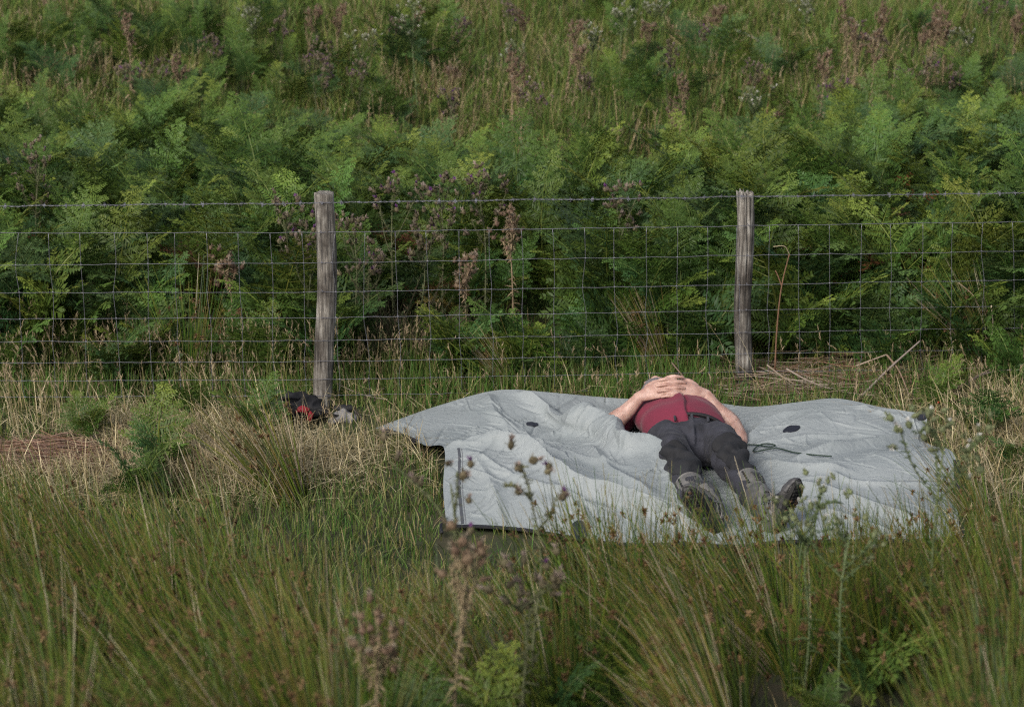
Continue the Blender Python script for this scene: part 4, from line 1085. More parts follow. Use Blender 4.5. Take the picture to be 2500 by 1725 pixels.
# pale dry grass: left margin, beside the rush tuft, right margin
def dry_mask(x, y):
    m_ = np.zeros(len(x))
    px, py = proj(np.stack([x, y, ground(x, y)], 1))
    left = (px < 1120) * np.clip(1 - np.abs(py - 1145) / 125, 0, 1) * 1.9
    right = (px > 2180) * np.clip(1 - np.abs(py - 1130) / 260, 0, 1) * 1.2
    band = (px < 1500) * np.clip(1 - np.abs(py - 1010) / 45, 0, 1) * .12
    green_patch = np.exp(-(((px - 900) / 130) ** 2 + ((py - 1290) / 60) ** 2)) + .8 * np.exp(-(((px - 890) / 110) ** 2 + ((py - 1180) / 60) ** 2)) + .8 * np.exp(-(((px - 880) / 80) ** 2 + ((py - 1085) / 35) ** 2))
    litter = np.exp(-(((px - 110) / 190) ** 4 + ((py - 1122) / 42) ** 4)); bagz = np.exp(-(((px - 775) / 125) ** 4 + ((py - 1050) / 42) ** 4))
    return np.clip(1 - 1.1 * litter - bagz, 0, 1) * np.clip((left + right + band) * (.75 + .9 * pnoise(x * 2.2, y * 2.2, 44)) - green_patch, 0, 1)
grass('dry_grass', 'pale dry grass tangled beside the sheet', -3, 3, -2.6, .5, 64000, .12, .34, [C_STRAW, C_PALE, C_BROWN, C_OLIVE], [4, 5, 1.0, .6], (-.15, 0), .75, .0027, 202, dry_mask, .07, .5, .6)
grass('straw_tangle', 'flattened pale straw below the black rucksack', -2.9, -.1, -1.75, -.12, 48000, .08, .22, [C_PALE, C_STRAW, C_BROWN], [5, 3, .6], (-.2, 0), .9, .0028, 209, lambda x, y: clear(x, y) * np.clip(np.exp(-(((proj(np.stack([x, y, ground(x, y)], 1))[0] - 520) / 330) ** 4 + ((proj(np.stack([x, y, ground(x, y)], 1))[1] - 1110) / 85) ** 4)) * (.7 + pnoise(x * 2.5, y * 2.5, 71)), 0, 1), .04, .4, .75, tipcol=C_PALE)
grass('tall_dry_grass', 'thin dry seeding grass stems near the fence', -3, 3, -1.2, .5, 3800, .2, .42, [C_STRAW, C_OLIVE, C_PALE], [3, 2, 1.5], (-.1, 0), .35, .0020, 203, lambda x, y: np.clip(.5 + pnoise(x * 1.4, y * 1.4, 9), 0, 1) * np.where(x < -.75, 1, np.where(x > 1.5, .7, .25)) * clear(x, y), .5)
# below and behind the mesh
grass('fence_grass', 'lush grass at the foot of the fence', -3.2, 3.2, -.1, 1.2, 30000, .08, .27, [C_LUSH, C_GREEN, C_OLIVE, C_STRAW], [5, 4, 2, .5], (0, 0), .4, .0034, 204, lambda x, y: np.clip(1.25 - .9 * np.clip(y - .25, 0, 1) * 1.2 - np.where(x > 1, .75, 0), .05, 1), .03, .2, clump=.3)
grass('fence_seed_grass', 'brownish seeding grass behind the left mesh', -3.2, -.4, .1, .8, 2200, .2, .45, [C_OLIVE, C_GREEN, C_STRAW], [3, 3, 1.2], (0, 0), .3, .0022, 206, None, .5)
# slope
grass('slope_grass', 'long mixed grass on the slope', -4.8, 4.8, 2.6, 10.5, 105000, .16, .42, [(.085, .14, .026), (.14, .16, .036), C_STRAW, (.07, .15, .024), C_BROWN], [5, 3.6, .55, 4.5, .15], (.05, -.1), .5, .0046, 205, lambda x, y: np.clip(.8 + .5 * pnoise(x * .8, y * .8, 3), .2, 1) * (y > brk_back(x) - .5), .04, .28, clump=.6)
grass('slope_straw', 'pale seeding grass on the slope', -4.8, 4.8, 3.2, 10.5, 11000, .22, .5, [C_STRAW, C_BROWN, C_OLIVE, C_RED], [4, 2, 2, 1], (.05, 0), .45, .0036, 207, lambda x, y: np.clip(.45 + 1.6 * pnoise(x * .7, y * .7, 21) + np.clip((x - .3) * .2, 0, .3), 0, 1) * (y > brk_back(x)), .5, clump=.65)
# under the foreground rushes
grass('foreground_grass', 'green grass between the foreground rushes', -2.6, 2.6, -7.2, -2.0, 9000, .06, .20, [(.045, .085, .015), C_OLIVE, C_STRAW, C_LUSH], [4, 3, 2, 3], (-.15, 0), .5, .0034, 208, lambda x, y: np.clip(.9 - .3 * pnoise(x, y, 5), 0, 1) * clear(x, y), .03, .4, .08)

# ------------------------------------------------------------------ rushes
C_RUSH = [(.036, .072, .011), (.068, .108, .015), (.042, .068, .022), (.105, .122, .018), (.14, .11, .028), (.26, .22, .15)]
def rush_meshes(seed, n, h, lean, wts, spread=.33, r0=.07, fl=.27):
    r = np.random.default_rng(seed)
    ang = r.uniform(0, 6.283, n); rad = r0 * np.sqrt(r.random(n))
    P0 = np.stack([np.cos(ang) * rad, np.sin(ang) * rad, np.full(n, -.02)], 1)
    hh = h * r.uniform(.45, 1.10, n)
    out = np.abs(r.normal(0, spread, n))
    D = np.stack([np.cos(ang) * out + lean[0] + r.normal(0, .07, n), np.sin(ang) * out + lean[1] + r.normal(0, .07, n), np.ones(n)], 1); D = norm(D)
    sag = np.stack([D[:, 0], D[:, 1], -.35 * np.hypot(D[:, 0], D[:, 1])], 1) * (hh * r.uniform(.0, .35, n))[:, None]
    t = np.linspace(0, 1, 6)
    pts = P0[:, None] + D[:, None] * (hh[:, None] * t)[..., None] + sag[:, None] * (t ** 2.2)[None, :, None]
    c0 = np.array(C_RUSH)[r.choice(6, n, p=np.array(wts) / sum(wts))] * r.uniform(.55, 1.35, (n, 1))
    tipc = np.where(r.random((n, 1)) < .22, np.array([.16, .125, .04]), c0 * 1.15)
    col = c0[:, None] * (1 - t[None, :, None] ** 2) + tipc[:, None] * t[None, :, None] ** 2
    a = Acc(); tubes(a, pts, (.0023 * (1 - .72 * t ** 1.5))[None] * r.uniform(.6, 1.35, (n, 1)), col, 3)
    f = Acc(); k = np.where((r.random(n) < fl) & (c0[:, 0] < .2))[0]
    for i in k:
        b_ = pts[i, 4] * r.uniform(.3, 1) + pts[i, 3] * 0; b_ = pts[i, 3] + (pts[i, 4] - pts[i, 3]) * r.uniform(.2, 1)
        m = r.integers(14, 26); v = norm(r.normal(0, 1, (m, 3)) + [0, 0, .3]); R_ = r.uniform(.014, .028)
        s_ = b_ + norm(r.normal(0, 1, 3)) * .008; e_ = s_ + v * (R_ * r.uniform(.4, 1, (m, 1)))
        cb = np.array([[.12, .072, .034], [.155, .10, .05], [.085, .048, .024]][r.integers(3)]) * r.uniform(.8, 1.2, (m, 1))
        ribbons(f, np.repeat(s_[None], m, 0), (s_ + e_) / 2, e_, np.full(m, .0075), cb, cb * 1.15, 2, r=r, tip=.6)
    return a.mesh('stems', M_RUSH), (f.mesh('flower_clusters', M_DEAD) if len(f.V) else None)
RUSH_L = [rush_meshes(300 + i, 190, .68, (-.42 - .08 * (i % 2), .05), [4, 4, 3, 3, .9, .8]) for i in range(5)]      # swept to the left
RUSH_U = [rush_meshes(320 + i, 160, .64, (-.10, .0), [4, 4, 3, 3, .6, .3], .26) for i in range(4)]                  # upright
RUSH_S = [rush_meshes(380 + i, 42, .60, (-.12, .0), [4, 4, 3, 3, .6, .3], .24, r0=.10, fl=.4) for i in range(5)]                  # sparse
RUSH_D = [rush_meshes(340 + i, 150, .62, (-.55, .05), [2, 2, 2, 2, 2.5, 3], .20, fl=.2) for i in range(3)]            # half dead
RUSHES = {'L': RUSH_L, 'U': RUSH_U, 'D': RUSH_D, 'S': RUSH_S}
def rush(x, y, kind, s_, rr, label, group):
    me, fl = RUSHES[kind][rr.integers(len(RUSHES[kind]))]
    o = empty('rush_tussock', (x, y, float(ground(x, y))), rr.normal(0, .35), s_); tag(o, label, 'rush', group); o.rotation_euler[0] = rr.normal(0, .10); o.rotation_euler[1] = rr.normal(0, .13)
    tag(link('stems', me, o), kind='stuff')
    if fl: tag(link('flower_clusters', fl, o), kind='stuff')
    return o
rr = np.random.default_rng(21)
n_r = 0; spots = []
tries = 0
while n_r < 120 and tries < 9000:
    tries += 1
    y = rr.uniform(-6.6, -2.1); x = rr.uniform(-2.2, 2.2)
    if abs(x) > .185 * (y + 13.3) + .15: continue
    yl = np.interp(x, [-2.5, -1.3, -.95, -.55, -.1, .35, .75, 1.3, 2.5], [-2.15, -2.35, -3.0, -4.2, -4.1, -2.9, -2.55, -2.4, -2.2])
    if y > yl: continue
    if any((x - a_) ** 2 + (y - b_) ** 2 < .225 ** 2 for a_, b_ in spots): continue
    if any(y < q[2] + .25 and abs(x - (q[0] - 1250) / F_PX * (y + 13.9)) < (.34 if q[1] < 1600 else .15) for q in NEAR): continue
    spots.append((x, y)); n_r += 1
    band = 'farthest row of' if y > yl - .35 else ('middle rows of' if y > -4.2 else 'nearest rows of')
    if x < -.55: kd = 'L' if rr.random() < .86 else 'D'; lab = (f'rush tussock swept leftwards, {band} the left foreground' + (' by the left edge' if x < -1.2 else ''),)
    elif x < .45: kd = 'U' if rr.random() < .6 else 'D'; lab = (f'mixed green and straw rush tussock, {band} the middle foreground',)
    else: kd = ('U' if rr.random() < .66 else 'L') if (x > .95 or y > -3.6) else ('D' if rr.random() < .5 else 'L'); lab = (f'green rush tussock with brown tufts, {band} the right foreground' + (' by the right edge' if x > 1.35 else ''),)
    if x > -.55 and y > -3.35: kd = 'S'; lab = ('thin rush tussock of few stems ' + lab[0].split(', ')[1].replace('rows', 'tussocks') if ', ' in lab[0] else lab[0],)
    lab = (lab[0], lab[0].replace('tussock', 'tussocks'))
    rush(x, y, kd, rr.uniform(.8, 1.08) * (.82 if y > yl - .35 else 1), rr, *lab)
p = on_ground(715, 1235); rush(p[0], p[1], 'D', 1.0, rr, 'straw coloured rush tuft fanning up leftwards in front of the black bag', None)
rush(p[0] + .03, p[1] + .10, 'S', .55, rr, 'thin green rush tuft standing just behind the straw coloured fan', None)
p = on_ground(460, 965); rush(p[0], .25, 'U', .95, rr, 'tall upright green rushes behind the mesh left of the flat topped post', None)
p = on_ground(1260, 950); rush(p[0], .15, 'D', .62, rr, 'dry rush tuft at the mesh between the posts', None)
p = on_ground(1620, 905); rush(p[0], .45, 'D', .75, rr, 'pale rush tuft behind the mesh near the splintered post', None)
p = on_ground(2420, 905); rush(p[0], .5, 'D', .95, rr, 'brown rush tuft behind the mesh at the far right', None)
p = on_ground(2400, 1290); rush(p[0], p[1], 'D', .7, rr, 'dry rush tuft beside the right edge of the sheet', None)

# ------------------------------------------------------------------ thistles
def spine_leaf(acc, p, d, l, w, col, r, m=0):
    """one narrow toothed leaf"""
    d = norm(V3(d)); s = norm(np.cross(d, [0, 0, 1.0]) + r.normal(0, .2, 3)); u = np.cross(s, d)
    k = 6; t = np.linspace(0, 1, k); P = p + d * (l * t)[:, None] + V3([0, 0, -1]) * (.35 * l * t ** 2)[:, None]
    V = [P[0]]; T = []
    for i in range(1, k):
        ww = w * (1 - t[i]) * (1.25 if i % 2 else .55)
        V += [P[i] + s * ww + u * .25 * ww, P[i], P[i] - s * ww + u * .25 * ww]
    for i in range(1, k):
        b_ = 1 + (i - 1) * 3
        if i == 1: T += [[0, b_, b_ + 1], [0, b_ + 1, b_ + 2]]
        else: T += [[b_ - 3, b_, b_ - 2], [b_ - 2, b_, b_ + 1], [b_ - 2, b_ + 1, b_ - 1], [b_ - 1, b_ + 1, b_ + 2]]
    acc.add(V, T, V3(col) * r.uniform(.75, 1.2), m)
def head_cluster(r, nh, kind, size=1.0, name='flower_cluster'):
    a = Acc()
    for _ in range(nh):
        d = norm(r.normal(0, .55, 3) + [0, 0, 1.0]); c = r.normal(0, .012, 3) * size + d * r.uniform(.004, .024) * size
        # bulb
        R_, H_ = .0068 * size * r.uniform(.8, 1.2), .016 * size
        pr = [(.0, .25), (.3, .9), (.62, 1.0), (1.0, .62)]
        pts = np.array([c + d * H_ * q for q, _ in pr]); rad = np.array([R_ * w for _, w in pr])
        inv = {'live': (.10, .085, .050), 'brown': (.155, .105, .07), 'white': (.13, .15, .075)}[kind]
        tubes(a, pts[None], rad[None], (V3(inv) * r.uniform(.7, 1.25))[None, None], 6)
        # bracts
        q = 8; th = r.uniform(0, 6.28, q); s1 = norm(np.cross(d, [.3, .2, .9])); s2 = np.cross(d, s1)
        o_ = s1 * np.cos(th)[:, None] + s2 * np.sin(th)[:, None]; b_ = c + d * (H_ * r.uniform(.2, .8, (q, 1))) + o_ * R_ * .9
        ribbons(a, b_, b_ + o_ * .003, b_ + o_ * .006 * size + d * .005, np.full(q, .003 * size), np.tile(V3(inv) * .8, (q, 1)), np.tile(V3(inv) * 1.3, (q, 1)), 2, r=r)
        # florets or down
        fl = r.random()
        if kind == 'live': fc = (.15, .055, .18) if fl < .33 else ((.20, .155, .135) if fl < .85 else (.33, .26, .22))
        elif kind == 'brown': fc = (.20, .150, .10) if fl < .7 else (.30, .25, .19)
        else: fc = (.62, .60, .56) if fl < .35 else (.16, .18, .09)
        q = 16; top = c + d * H_ * .92; v = norm(d + r.normal(0, .38, (q, 3))); ln_ = (.013 if kind != 'white' else .009) * size
        ribbons(a, np.repeat(top[None], q, 0), top + v * ln_ * .5, top + v * ln_ * r.uniform(.7, 1.2, (q, 1)), np.full(q, .0030 * size), np.tile(V3(fc) * .8, (q, 1)), np.tile(V3(fc), (q, 1)) * r.uniform(.7, 1.3, (q, 1)), 2, r=r, tip=.5)
    return a.mesh(name, M_THIS)
CL = {k: [head_cluster(np.random.default_rng(400 + 10 * j + i), 3 + 2 * (i % 3), k, 1.0) for i in range(4)] for j, k in enumerate(('live', 'brown', 'white'))}
HD = {k: [head_cluster(np.random.default_rng(460 + 10 * j + i), 1, k, 1.0, 'flower_head') for i in range(7)] for j, k in enumerate(('live', 'brown', 'white'))}
def thistle_proto(seed, h, kind, nbr, open_=.35):
    r = np.random.default_rng(seed); st, lf = Acc(), Acc(); spots = []
    sc_ = {'live': (.10, .11, .055), 'brown': (.26, .20, .125), 'white': (.12, .15, .07)}[kind]
    lc_ = {'live': (.095, .10, .045), 'brown': (.225, .170, .105), 'white': (.075, .105, .040)}[kind]
    main = curve_pts([[0, 0, -.02], [r.normal(0, .012), r.normal(0, .012), h * .35], [r.normal(0, .02), r.normal(0, .02), h * .7], [r.normal(0, .03), r.normal(0, .03), h]], 24)
    tt = np.linspace(0, 1, 24)
    tubes(st, main[None], (.0055 * (1 - .55 * tt))[None], np.array(sc_) * (1 + .3 * tt[None, :, None]), 6); spots.append((main[-1], main[-1] - main[-3]))
    axes = [(main, .28)]
    for b_ in range(nbr):
        t = r.uniform(.58, .94); p = np.array([np.interp(t, tt, main[:, q]) for q in range(3)]); az = b_ * 2.4 + r.uniform(0, 1); l = h * r.uniform(.16, .42) * (1.3 - t * .6)
        o_ = V3([math.cos(az), math.sin(az), 0]); e = p + o_ * l * open_ * r.uniform(.7, 1.4) + [0, 0, l * .9]; e[2] = min(e[2], h * 1.03)
        br = curve_pts([p, p + o_ * l * open_ * .55 + [0, 0, l * .35], e], 12); tubes(st, br[None], np.linspace(.0035, .002, 12)[None], np.array(sc_), 5); spots.append((br[-1], br[-1] - br[-3])); axes.append((br, .1))
        if r.random() < .6: spots.append((br[7] + o_ * .012, o_ + [0, 0, 1]))
    # spiny wings and leaves
    for ax_, t0 in axes:
        n_ = int(len(ax_) * (3.0 if kind != 'brown' else 5.0))
        for q in range(n_):
            t = r.uniform(.04 if ax_ is main else .1, .97); i = t * (len(ax_) - 1); p = np.array([np.interp(i, np.arange(len(ax_)), ax_[:, k]) for k in range(3)])
            az = r.uniform(0, 6.28); big = (1 - t) if ax_ is main else .25
            l = (.018 + .10 * big * r.random()) * (h if ax_ is main else .9)
            spine_leaf(lf, p, [math.cos(az), math.sin(az), r.uniform(.2, 1.2) if kind != 'brown' else r.uniform(-.8, .5)], l, l * .17 + .002, lc_, r)
    return st.mesh('stem', M_THIS), lf.mesh('spiny_leaves', M_THIS), spots, kind
TH = {'spread': [thistle_proto(560 + i, 1.0, 'live', 3, .55) for i in range(3)], 'live': [thistle_proto(500 + i, 1.0, 'live', 4 + i % 2, .34) for i in range(4)], 'brown': [thistle_proto(520 + i, 1.0, 'brown', 4 + i % 3, .22) for i in range(4)], 'white': [thistle_proto(540 + i, 1.0, 'white', 6, .45) for i in range(2)]}
rt = np.random.default_rng(31)
def thistle(loc, h, kind, label, group=None, v=None, heads=1.0, rz=None, single=True):
    st, lf, spots, kd = TH[kind][rt.integers(len(TH[kind])) if v is None else v]
    o = empty('thistle', loc, rt.uniform(0, 6.28) if rz is None else rz, 1.0); tag(o, label, 'thistle', group)
    w = (.62 + .38 * h) * (1 if single else .82)
    link('stem', st, o, None, None, (w, w, h)); f = link('spiny_leaves', lf, o, None, None, (w, w, h)); f['kind'] = 'stuff'
    for p, d in spots:
        if single:
            for _ in range(rt.integers(1, 3) if 'foreground' in label else rt.integers(2, 5)):
                link('flower_head', HD[kd][rt.integers(7)], o, (p[0] * w + rt.normal(0, .014), p[1] * w + rt.normal(0, .014), p[2] * h + rt.normal(0, .018)), (rt.normal(0, .45), rt.normal(0, .45), rt.uniform(0, 6.28)), heads * rt.uniform(.8, 1.2))
        else:
            c = CL[kd][rt.integers(4)]
            f = link('flower_cluster', c, o, (p[0] * w, p[1] * w, p[2] * h), (rt.normal(0, .3), rt.normal(0, .3), rt.uniform(0, 6.28)), heads * rt.uniform(.8, 1.25)); f['kind'] = 'stuff'
    return o
def thistle_px(px, py_top, Y, kind, label, group=None, v=None, heads=1.0, base=None, rz=None, single=True):
    """top of the plant at a photo position, standing on the ground at depth Y"""
    p = at_y(px, py_top, Y); g_ = float(ground(p[0], p[1])); h = max(.25, p[2] - g_)
    return thistle((p[0], p[1], g_), h, kind, label, group, v, heads, rz, single)
# the stand at the fence between the posts
for px, py, Y, k, lab in ((955, 470, .75, 'live', 'tall purple thistle right of the flat topped post, highest at the fence'), (1180, 455, .8, 'live', 'thistle with a purple crown and brown stem in the middle of the fence run'), (1080, 470, 1.0, 'live', 'thistle between the two tallest purple ones'), (1255, 530, .7, 'brown', 'thin brown thistle right of the purple crowned one'),
                          (860, 560, .55, 'live', 'short purple thistle close beside the flat topped post'), (745, 590, .5, 'live', 'purple thistle just left of the flat topped post'), (1520, 490, .85, 'live', 'lone thistle left of the splintered post, top at the barbed wire'), (565, 640, .6, 'brown', 'brown thistle behind the mesh left of the flat topped post'),
                          (1140, 640, .45, 'brown', 'withered brown thistle stump at mid mesh height'), (905, 650, .45, 'live', 'half hidden thistle behind the dark gorse bush'), (85, 400, 1.4, 'live', 'thistle among bracken at the left edge above the barbed wire'), (1030, 560, .6, 'live', 'dull thistle behind the gorse bush'), (700, 520, .8, 'live', 'thistle in bracken above the mesh left of the flat topped post')):
    thistle_px(px, py, Y, k, lab, None, None, 1.45)
# on the slope
SLOPE = [(1250, 130, 4.4, 'brown'), (1275, 180, 4.3, 'brown'), (1385, 75, 5.2, 'brown'), (1400, 130, 4.8, 'brown'), (1115, 60, 5.8, 'live'), (1245, 20, 6.0, 'live'), (1280, 40, 6.2, 'brown'), (1510, 40, 5.6, 'white'), (1630, 120, 4.8, 'live'), (1660, 190, 4.3, 'brown'), (1640, 250, 3.8, 'brown'),
         (770, 120, 4.8, 'live'), (790, 150, 4.5, 'live'), (880, 100, 5.0, 'white'), (680, 60, 5.6, 'live'), (745, 40, 5.8, 'brown'), (870, 170, 4.4, 'live'), (320, 180, 4.8, 'live'), (370, 160, 4.9, 'live'), (430, 160, 4.8, 'brown'), (620, 40, 6.0, 'white'), (1095, 235, 3.4, 'live'), (1290, 220, 3.8, 'live'),
         (2065, 15, 5.4, 'brown'), (2085, 60, 5.0, 'brown'), (2008, 140, 4.6, 'brown'), (2290, 20, 6.0, 'brown'), (2310, 60, 5.4, 'brown'), (2320, 180, 4.6, 'live'), (2475, 40, 5.8, 'brown'), (1965, 20, 6.4, 'white'), (2030, 220, 4.2, 'live'), (2260, 160, 5.0, 'live'), (2350, 90, 5.6, 'white'), (2200, 190, 4.8, 'live'), (1840, 170, 5.0, 'live'), (1850, 240, 4.2, 'white'), (1915, 250, 4.0, 'brown'), (1730, 80, 5.8, 'live'), (1450, 90, 5.4, 'white'), (1020, 30, 6.4, 'brown'), (960, 60, 6.0, 'live'), (520, 110, 5.4, 'live'), (2430, 10, 6.4, 'live'), (2150, 100, 6.0, 'live'), (1575, 70, 6.0, 'brown')]
rq = np.random.default_rng(90)
for q in range(18):
    SLOPE.append((rq.uniform(40, 2480) if q % 3 else rq.uniform(1100, 2480), rq.uniform(5, 210), rq.uniform(4.6, 7.5), ['brown', 'brown', 'live', 'white'][rq.integers(4)]))
KL_ = {'live': 'purple headed', 'brown': 'withered brown', 'white': 'pale green white tufted'}
for px, py, Y, k in SLOPE:
    side = 'left' if px < 950 else ('middle' if px < 1750 else 'right')
    thistle_px(px, py, Y, k, f'{KL_[k]} thistle on the {side} of the grassy slope above the bracken', f'{KL_[k]} thistles on the {side} of the slope', None, 1.05, single=False)
# out of focus ones in front
for px, py, Y, k, v, lab, hs in ((1120, 1175, -4.9, 'spread', 0, 'blurred foreground thistle with spread purple heads before the front flap of the sheet', 1.6), (1305, 1190, -4.9, 'spread', 1, 'blurred foreground thistle with one high purple head over the sheet', 1.6), (1105, 1350, -5.5, 'brown', 2, 'big blurred brown thistle in the foreground at the bottom left of the sheet', 1.7), (1290, 1430, -5.2, 'spread', 2, 'low blurred thistle with a dark purple head under the sheet', 1.6), 
                                 (2290, 1060, -4.3, 'white', 0, 'blurred green thistle with pale tufts before the right end of the sheet', 1.5), (1975, 1235, -4.4, 'white', 1, 'blurred white tufted thistle just right of the left boot', 1.1), (890, 1500, -5.8, 'brown', 1, 'blurred brown seed spike at the bottom edge left of the big thistle', 1.3), (2060, 1300, -4.6, 'white', 0, 'short blurred thistle with pale buds right of the boots', 1.1)):
    thistle_px(px, py, Y, k, lab, None, v, hs)

# ------------------------------------------------------------------ gorse bush behind the mesh
p = on_ground(975, 925); r = np.random.default_rng(8)
go = empty('gorse_bush', (p[0], .48, float(ground(p[0], .48)))); tag(go, 'dark twiggy gorse bush behind the mesh right of the flat topped post', 'bush')
tw, sp = Acc(), Acc()
for q in range(90):
    az, el = r.uniform(0, 6.28), r.uniform(.15, 1.25); l = r.uniform(.25, .55); d = V3([math.cos(az) * math.cos(el) * 1.1, math.sin(az) * math.cos(el) * .7, math.sin(el)])
    P = curve_pts([[0, 0, 0], d * l * .5 + r.normal(0, .02, 3), d * l + [0, 0, .06 * l]], 8); tubes(tw, P[None], np.linspace(.005, .0015, 8)[None], np.array([.06, .05, .03]), 4)
    m = 70; i = r.uniform(1.5, 7, m); b_ = np.stack([np.interp(i, np.arange(8), P[:, k]) for k in range(3)], 1); v = norm(r.normal(0, 1, (m, 3)) + d * .8)
    c_ = np.tile([.045, .060, .025], (m, 1)) * r.uniform(.6, 1.4, (m, 1)); ribbons(sp, b_, b_ + v * .012, b_ + v * .026, np.full(m, .0042), c_, c_ * 1.4, 2, r=r)
link('branches', tw.mesh('branches', M_DEAD), go)['kind'] = 'stuff'; link('spines', sp.mesh('spines', M_THIS), go)['kind'] = 'stuff'

# ------------------------------------------------------------------ dead stalks, litter
def litter(name, label, pts_box, n, seed, cols, hmax, lrange, lift=.0):
    r = np.random.default_rng(seed); P = []; C = []
    for _ in range(n):
        px, py = r.uniform(pts_box[0], pts_box[1]), r.uniform(pts_box[2], pts_box[3])
        b_ = on_ground(px, py)
        if inside(outline, b_[:1], b_[1:2])[0]: continue
        l = r.uniform(*lrange); az = r.normal(0, .5) + (math.pi if r.random() < .5 else 0); el = abs(r.normal(0, .16))
        d = V3([math.cos(az) * math.cos(el), math.sin(az) * math.cos(el), math.sin(el)]); z0 = abs(r.normal(0, hmax * .5)) * math.exp(-((px - (pts_box[0] + pts_box[1]) / 2) / ((pts_box[1] - pts_box[0]) * .38)) ** 2)
        b_ = b_ + [0, 0, z0 + .005]; P.append(np.array([b_ - d * l / 2 * [1, 1, 0], b_ + r.normal(0, .012, 3), b_ + d * l / 2])); C.append(V3(cols[r.integers(len(cols))]) * r.uniform(.7, 1.2))
    P = np.array(P); C = np.array(C); P = np.stack([curve_pts(q, 6) for q in P]); a = Acc(); tubes(a, P, np.linspace(1, .5, 6)[None] * np.random.default_rng(1).uniform(.0013, .0036, (len(P), 1)), C[:, None], 4)
    o = link(name, a.mesh(name, M_DEAD)); tag(o, label, 'dead stalks', kind='stuff')
LC = [(.20, .145, .10), (.26, .20, .15), (.13, .085, .055), (.30, .25, .20), (.16, .09, .055)]
litter('dead_stalk_litter', 'heap of dry brown bracken stalks at the foot of the splintered post', (1700, 2330, 900, 985), 560, 61, LC, .10, (.12, .5))
litter('bracken_litter', 'flattened reddish brown bracken litter at the left edge', (-80, 330, 1085, 1165), 620, 62, [(.20, .115, .075), (.15, .08, .05), (.27, .18, .13), (.22, .14, .11)], .04, (.08, .38))
litter('scattered_litter', 'thin broken stalks along the fence foot', (-60, 2560, 930, 990), 260, 63, LC, .05, (.06, .3))
def stalk(pts, r0, col, label, name='dead_stalk'):
    P = curve_pts(pts, 16); a = Acc(); tubes(a, P[None], np.linspace(r0, r0 * .55, 16)[None], np.array(col), 6)
    o = link(name, a.mesh(name, M_DEAD, True)); tag(o, label, 'stalk'); return o
def fpt(px, py, Y): return at_y(px, py, Y)
s_ = stalk([fpt(1892, 905, .12), fpt(1897, 800, .12), fpt(1908, 700, .12), fpt(1927, 620, .13)], .0048, (.17, .095, .06), 'tall reddish brown dead stalk leaning right of the splintered post')
a = Acc(); tubes(a, curve_pts([fpt(1908, 697, .12), fpt(1900, 675, .12), fpt(1893, 660, .12)], 6)[None], .003, np.array([.18, .10, .06]), 5); tubes(a, curve_pts([fpt(1927, 620, .13), fpt(1915, 601, .12), fpt(1888, 602, .12)], 8)[None], .0022, np.array([.30, .25, .16]), 5)
link('side_twig', a.mesh('side_twig', M_DEAD), s_)['kind'] = 'stuff'
for pts, r0, c_, lab in (([(2105, 965, -.02), (2170, 900, .02), (2246, 832, .05)], .007, (.23, .19, .165), 'long grey stick slanting up to the right against the mesh'), ([(2090, 893, .1), (2130, 878, .08), (2165, 865, .08)], .0055, (.28, .22, .17), 'pale broken stick lying level left of the long grey one'),
                         ([(2165, 866, .06), (2195, 905, .02), (2220, 965, -.04)], .005, (.20, .14, .10), 'brown bent stalk falling right from the pale stick'), ([(1920, 900, .02), (1975, 930, -.02), (2030, 950, -.02)], .005, (.30, .245, .20), 'pale stick on the heap right of the splintered post'),
                         ([(2350, 940, .1), (2410, 910, .1), (2470, 902, .12)], .0055, (.24, .20, .18), 'grey stick lying by the mesh at the far right'), ([(1872, 890, .0), (1905, 915, -.02), (1940, 938, -.03)], .004, (.30, .24, .18), 'short pale stick slanting down beside the tall dead stalk'),
                         ([(2330, 950, .06), (2390, 915, .08), (2440, 890, .1)], .004, (.22, .17, .13), 'thin stick crossing the grey one at the far right'), ([(2420, 745, .3), (2424, 790, .3), (2421, 820, .28)], .004, (.36, .30, .22), 'pale upright broken stem in the far right mesh'),
                         ([(2340, 690, .4), (2375, 720, .4), (2395, 760, .42)], .003, (.26, .20, .13), 'thin curved dry stem in the right mesh'), ([(1640, 885, .15), (1665, 915, .05), (1690, 945, -.05)], .0045, (.17, .12, .09), 'dark stick just behind the clasped hands'),
                         ([(226, 1060, -.6), (240, 1078, -.62), (256, 1094, -.64)], .006, (.36, .33, .33), 'pale grey stick in the brown litter at the left')):
    stalk([fpt(*q) for q in pts], r0, c_, lab)
p0, p1 = at_y(1792, 73, 7.4), at_y(1868, 110, 7.2)
stalk([p0, (p0 + p1) / 2 + [0, 0, .01], p1], .013, (.26, .24, .23), 'bare grey branch lying in the grass high on the slope at right', 'fallen_branch')
for q, (px, py) in enumerate(((905, 950), (1345, 940), (2345, 1045), (560, 960))):
    pass
# tiny red peg beside the corner of the sheet
p = on_ground(2284, 1012); a = Acc()
tubes(a, curve_pts([p + [0, 0, -.02], p + [.001, 0, .03], p + [.004, 0, .058]], 6)[None], .0042, np.array([.55, .04, .02]), 6)
tubes(a, curve_pts([p + [.004, 0, .058], p + [.010, 0, .066], p + [.014, 0, .058]], 6)[None], .0035, np.array([.55, .04, .02]), 6)
o = link('tent_peg', a.mesh('tent_peg', simple('red_plastic', (.42, .035, .02), .45), True)); tag(o, 'small red tent peg in the grass behind the right corner of the sheet', 'peg')

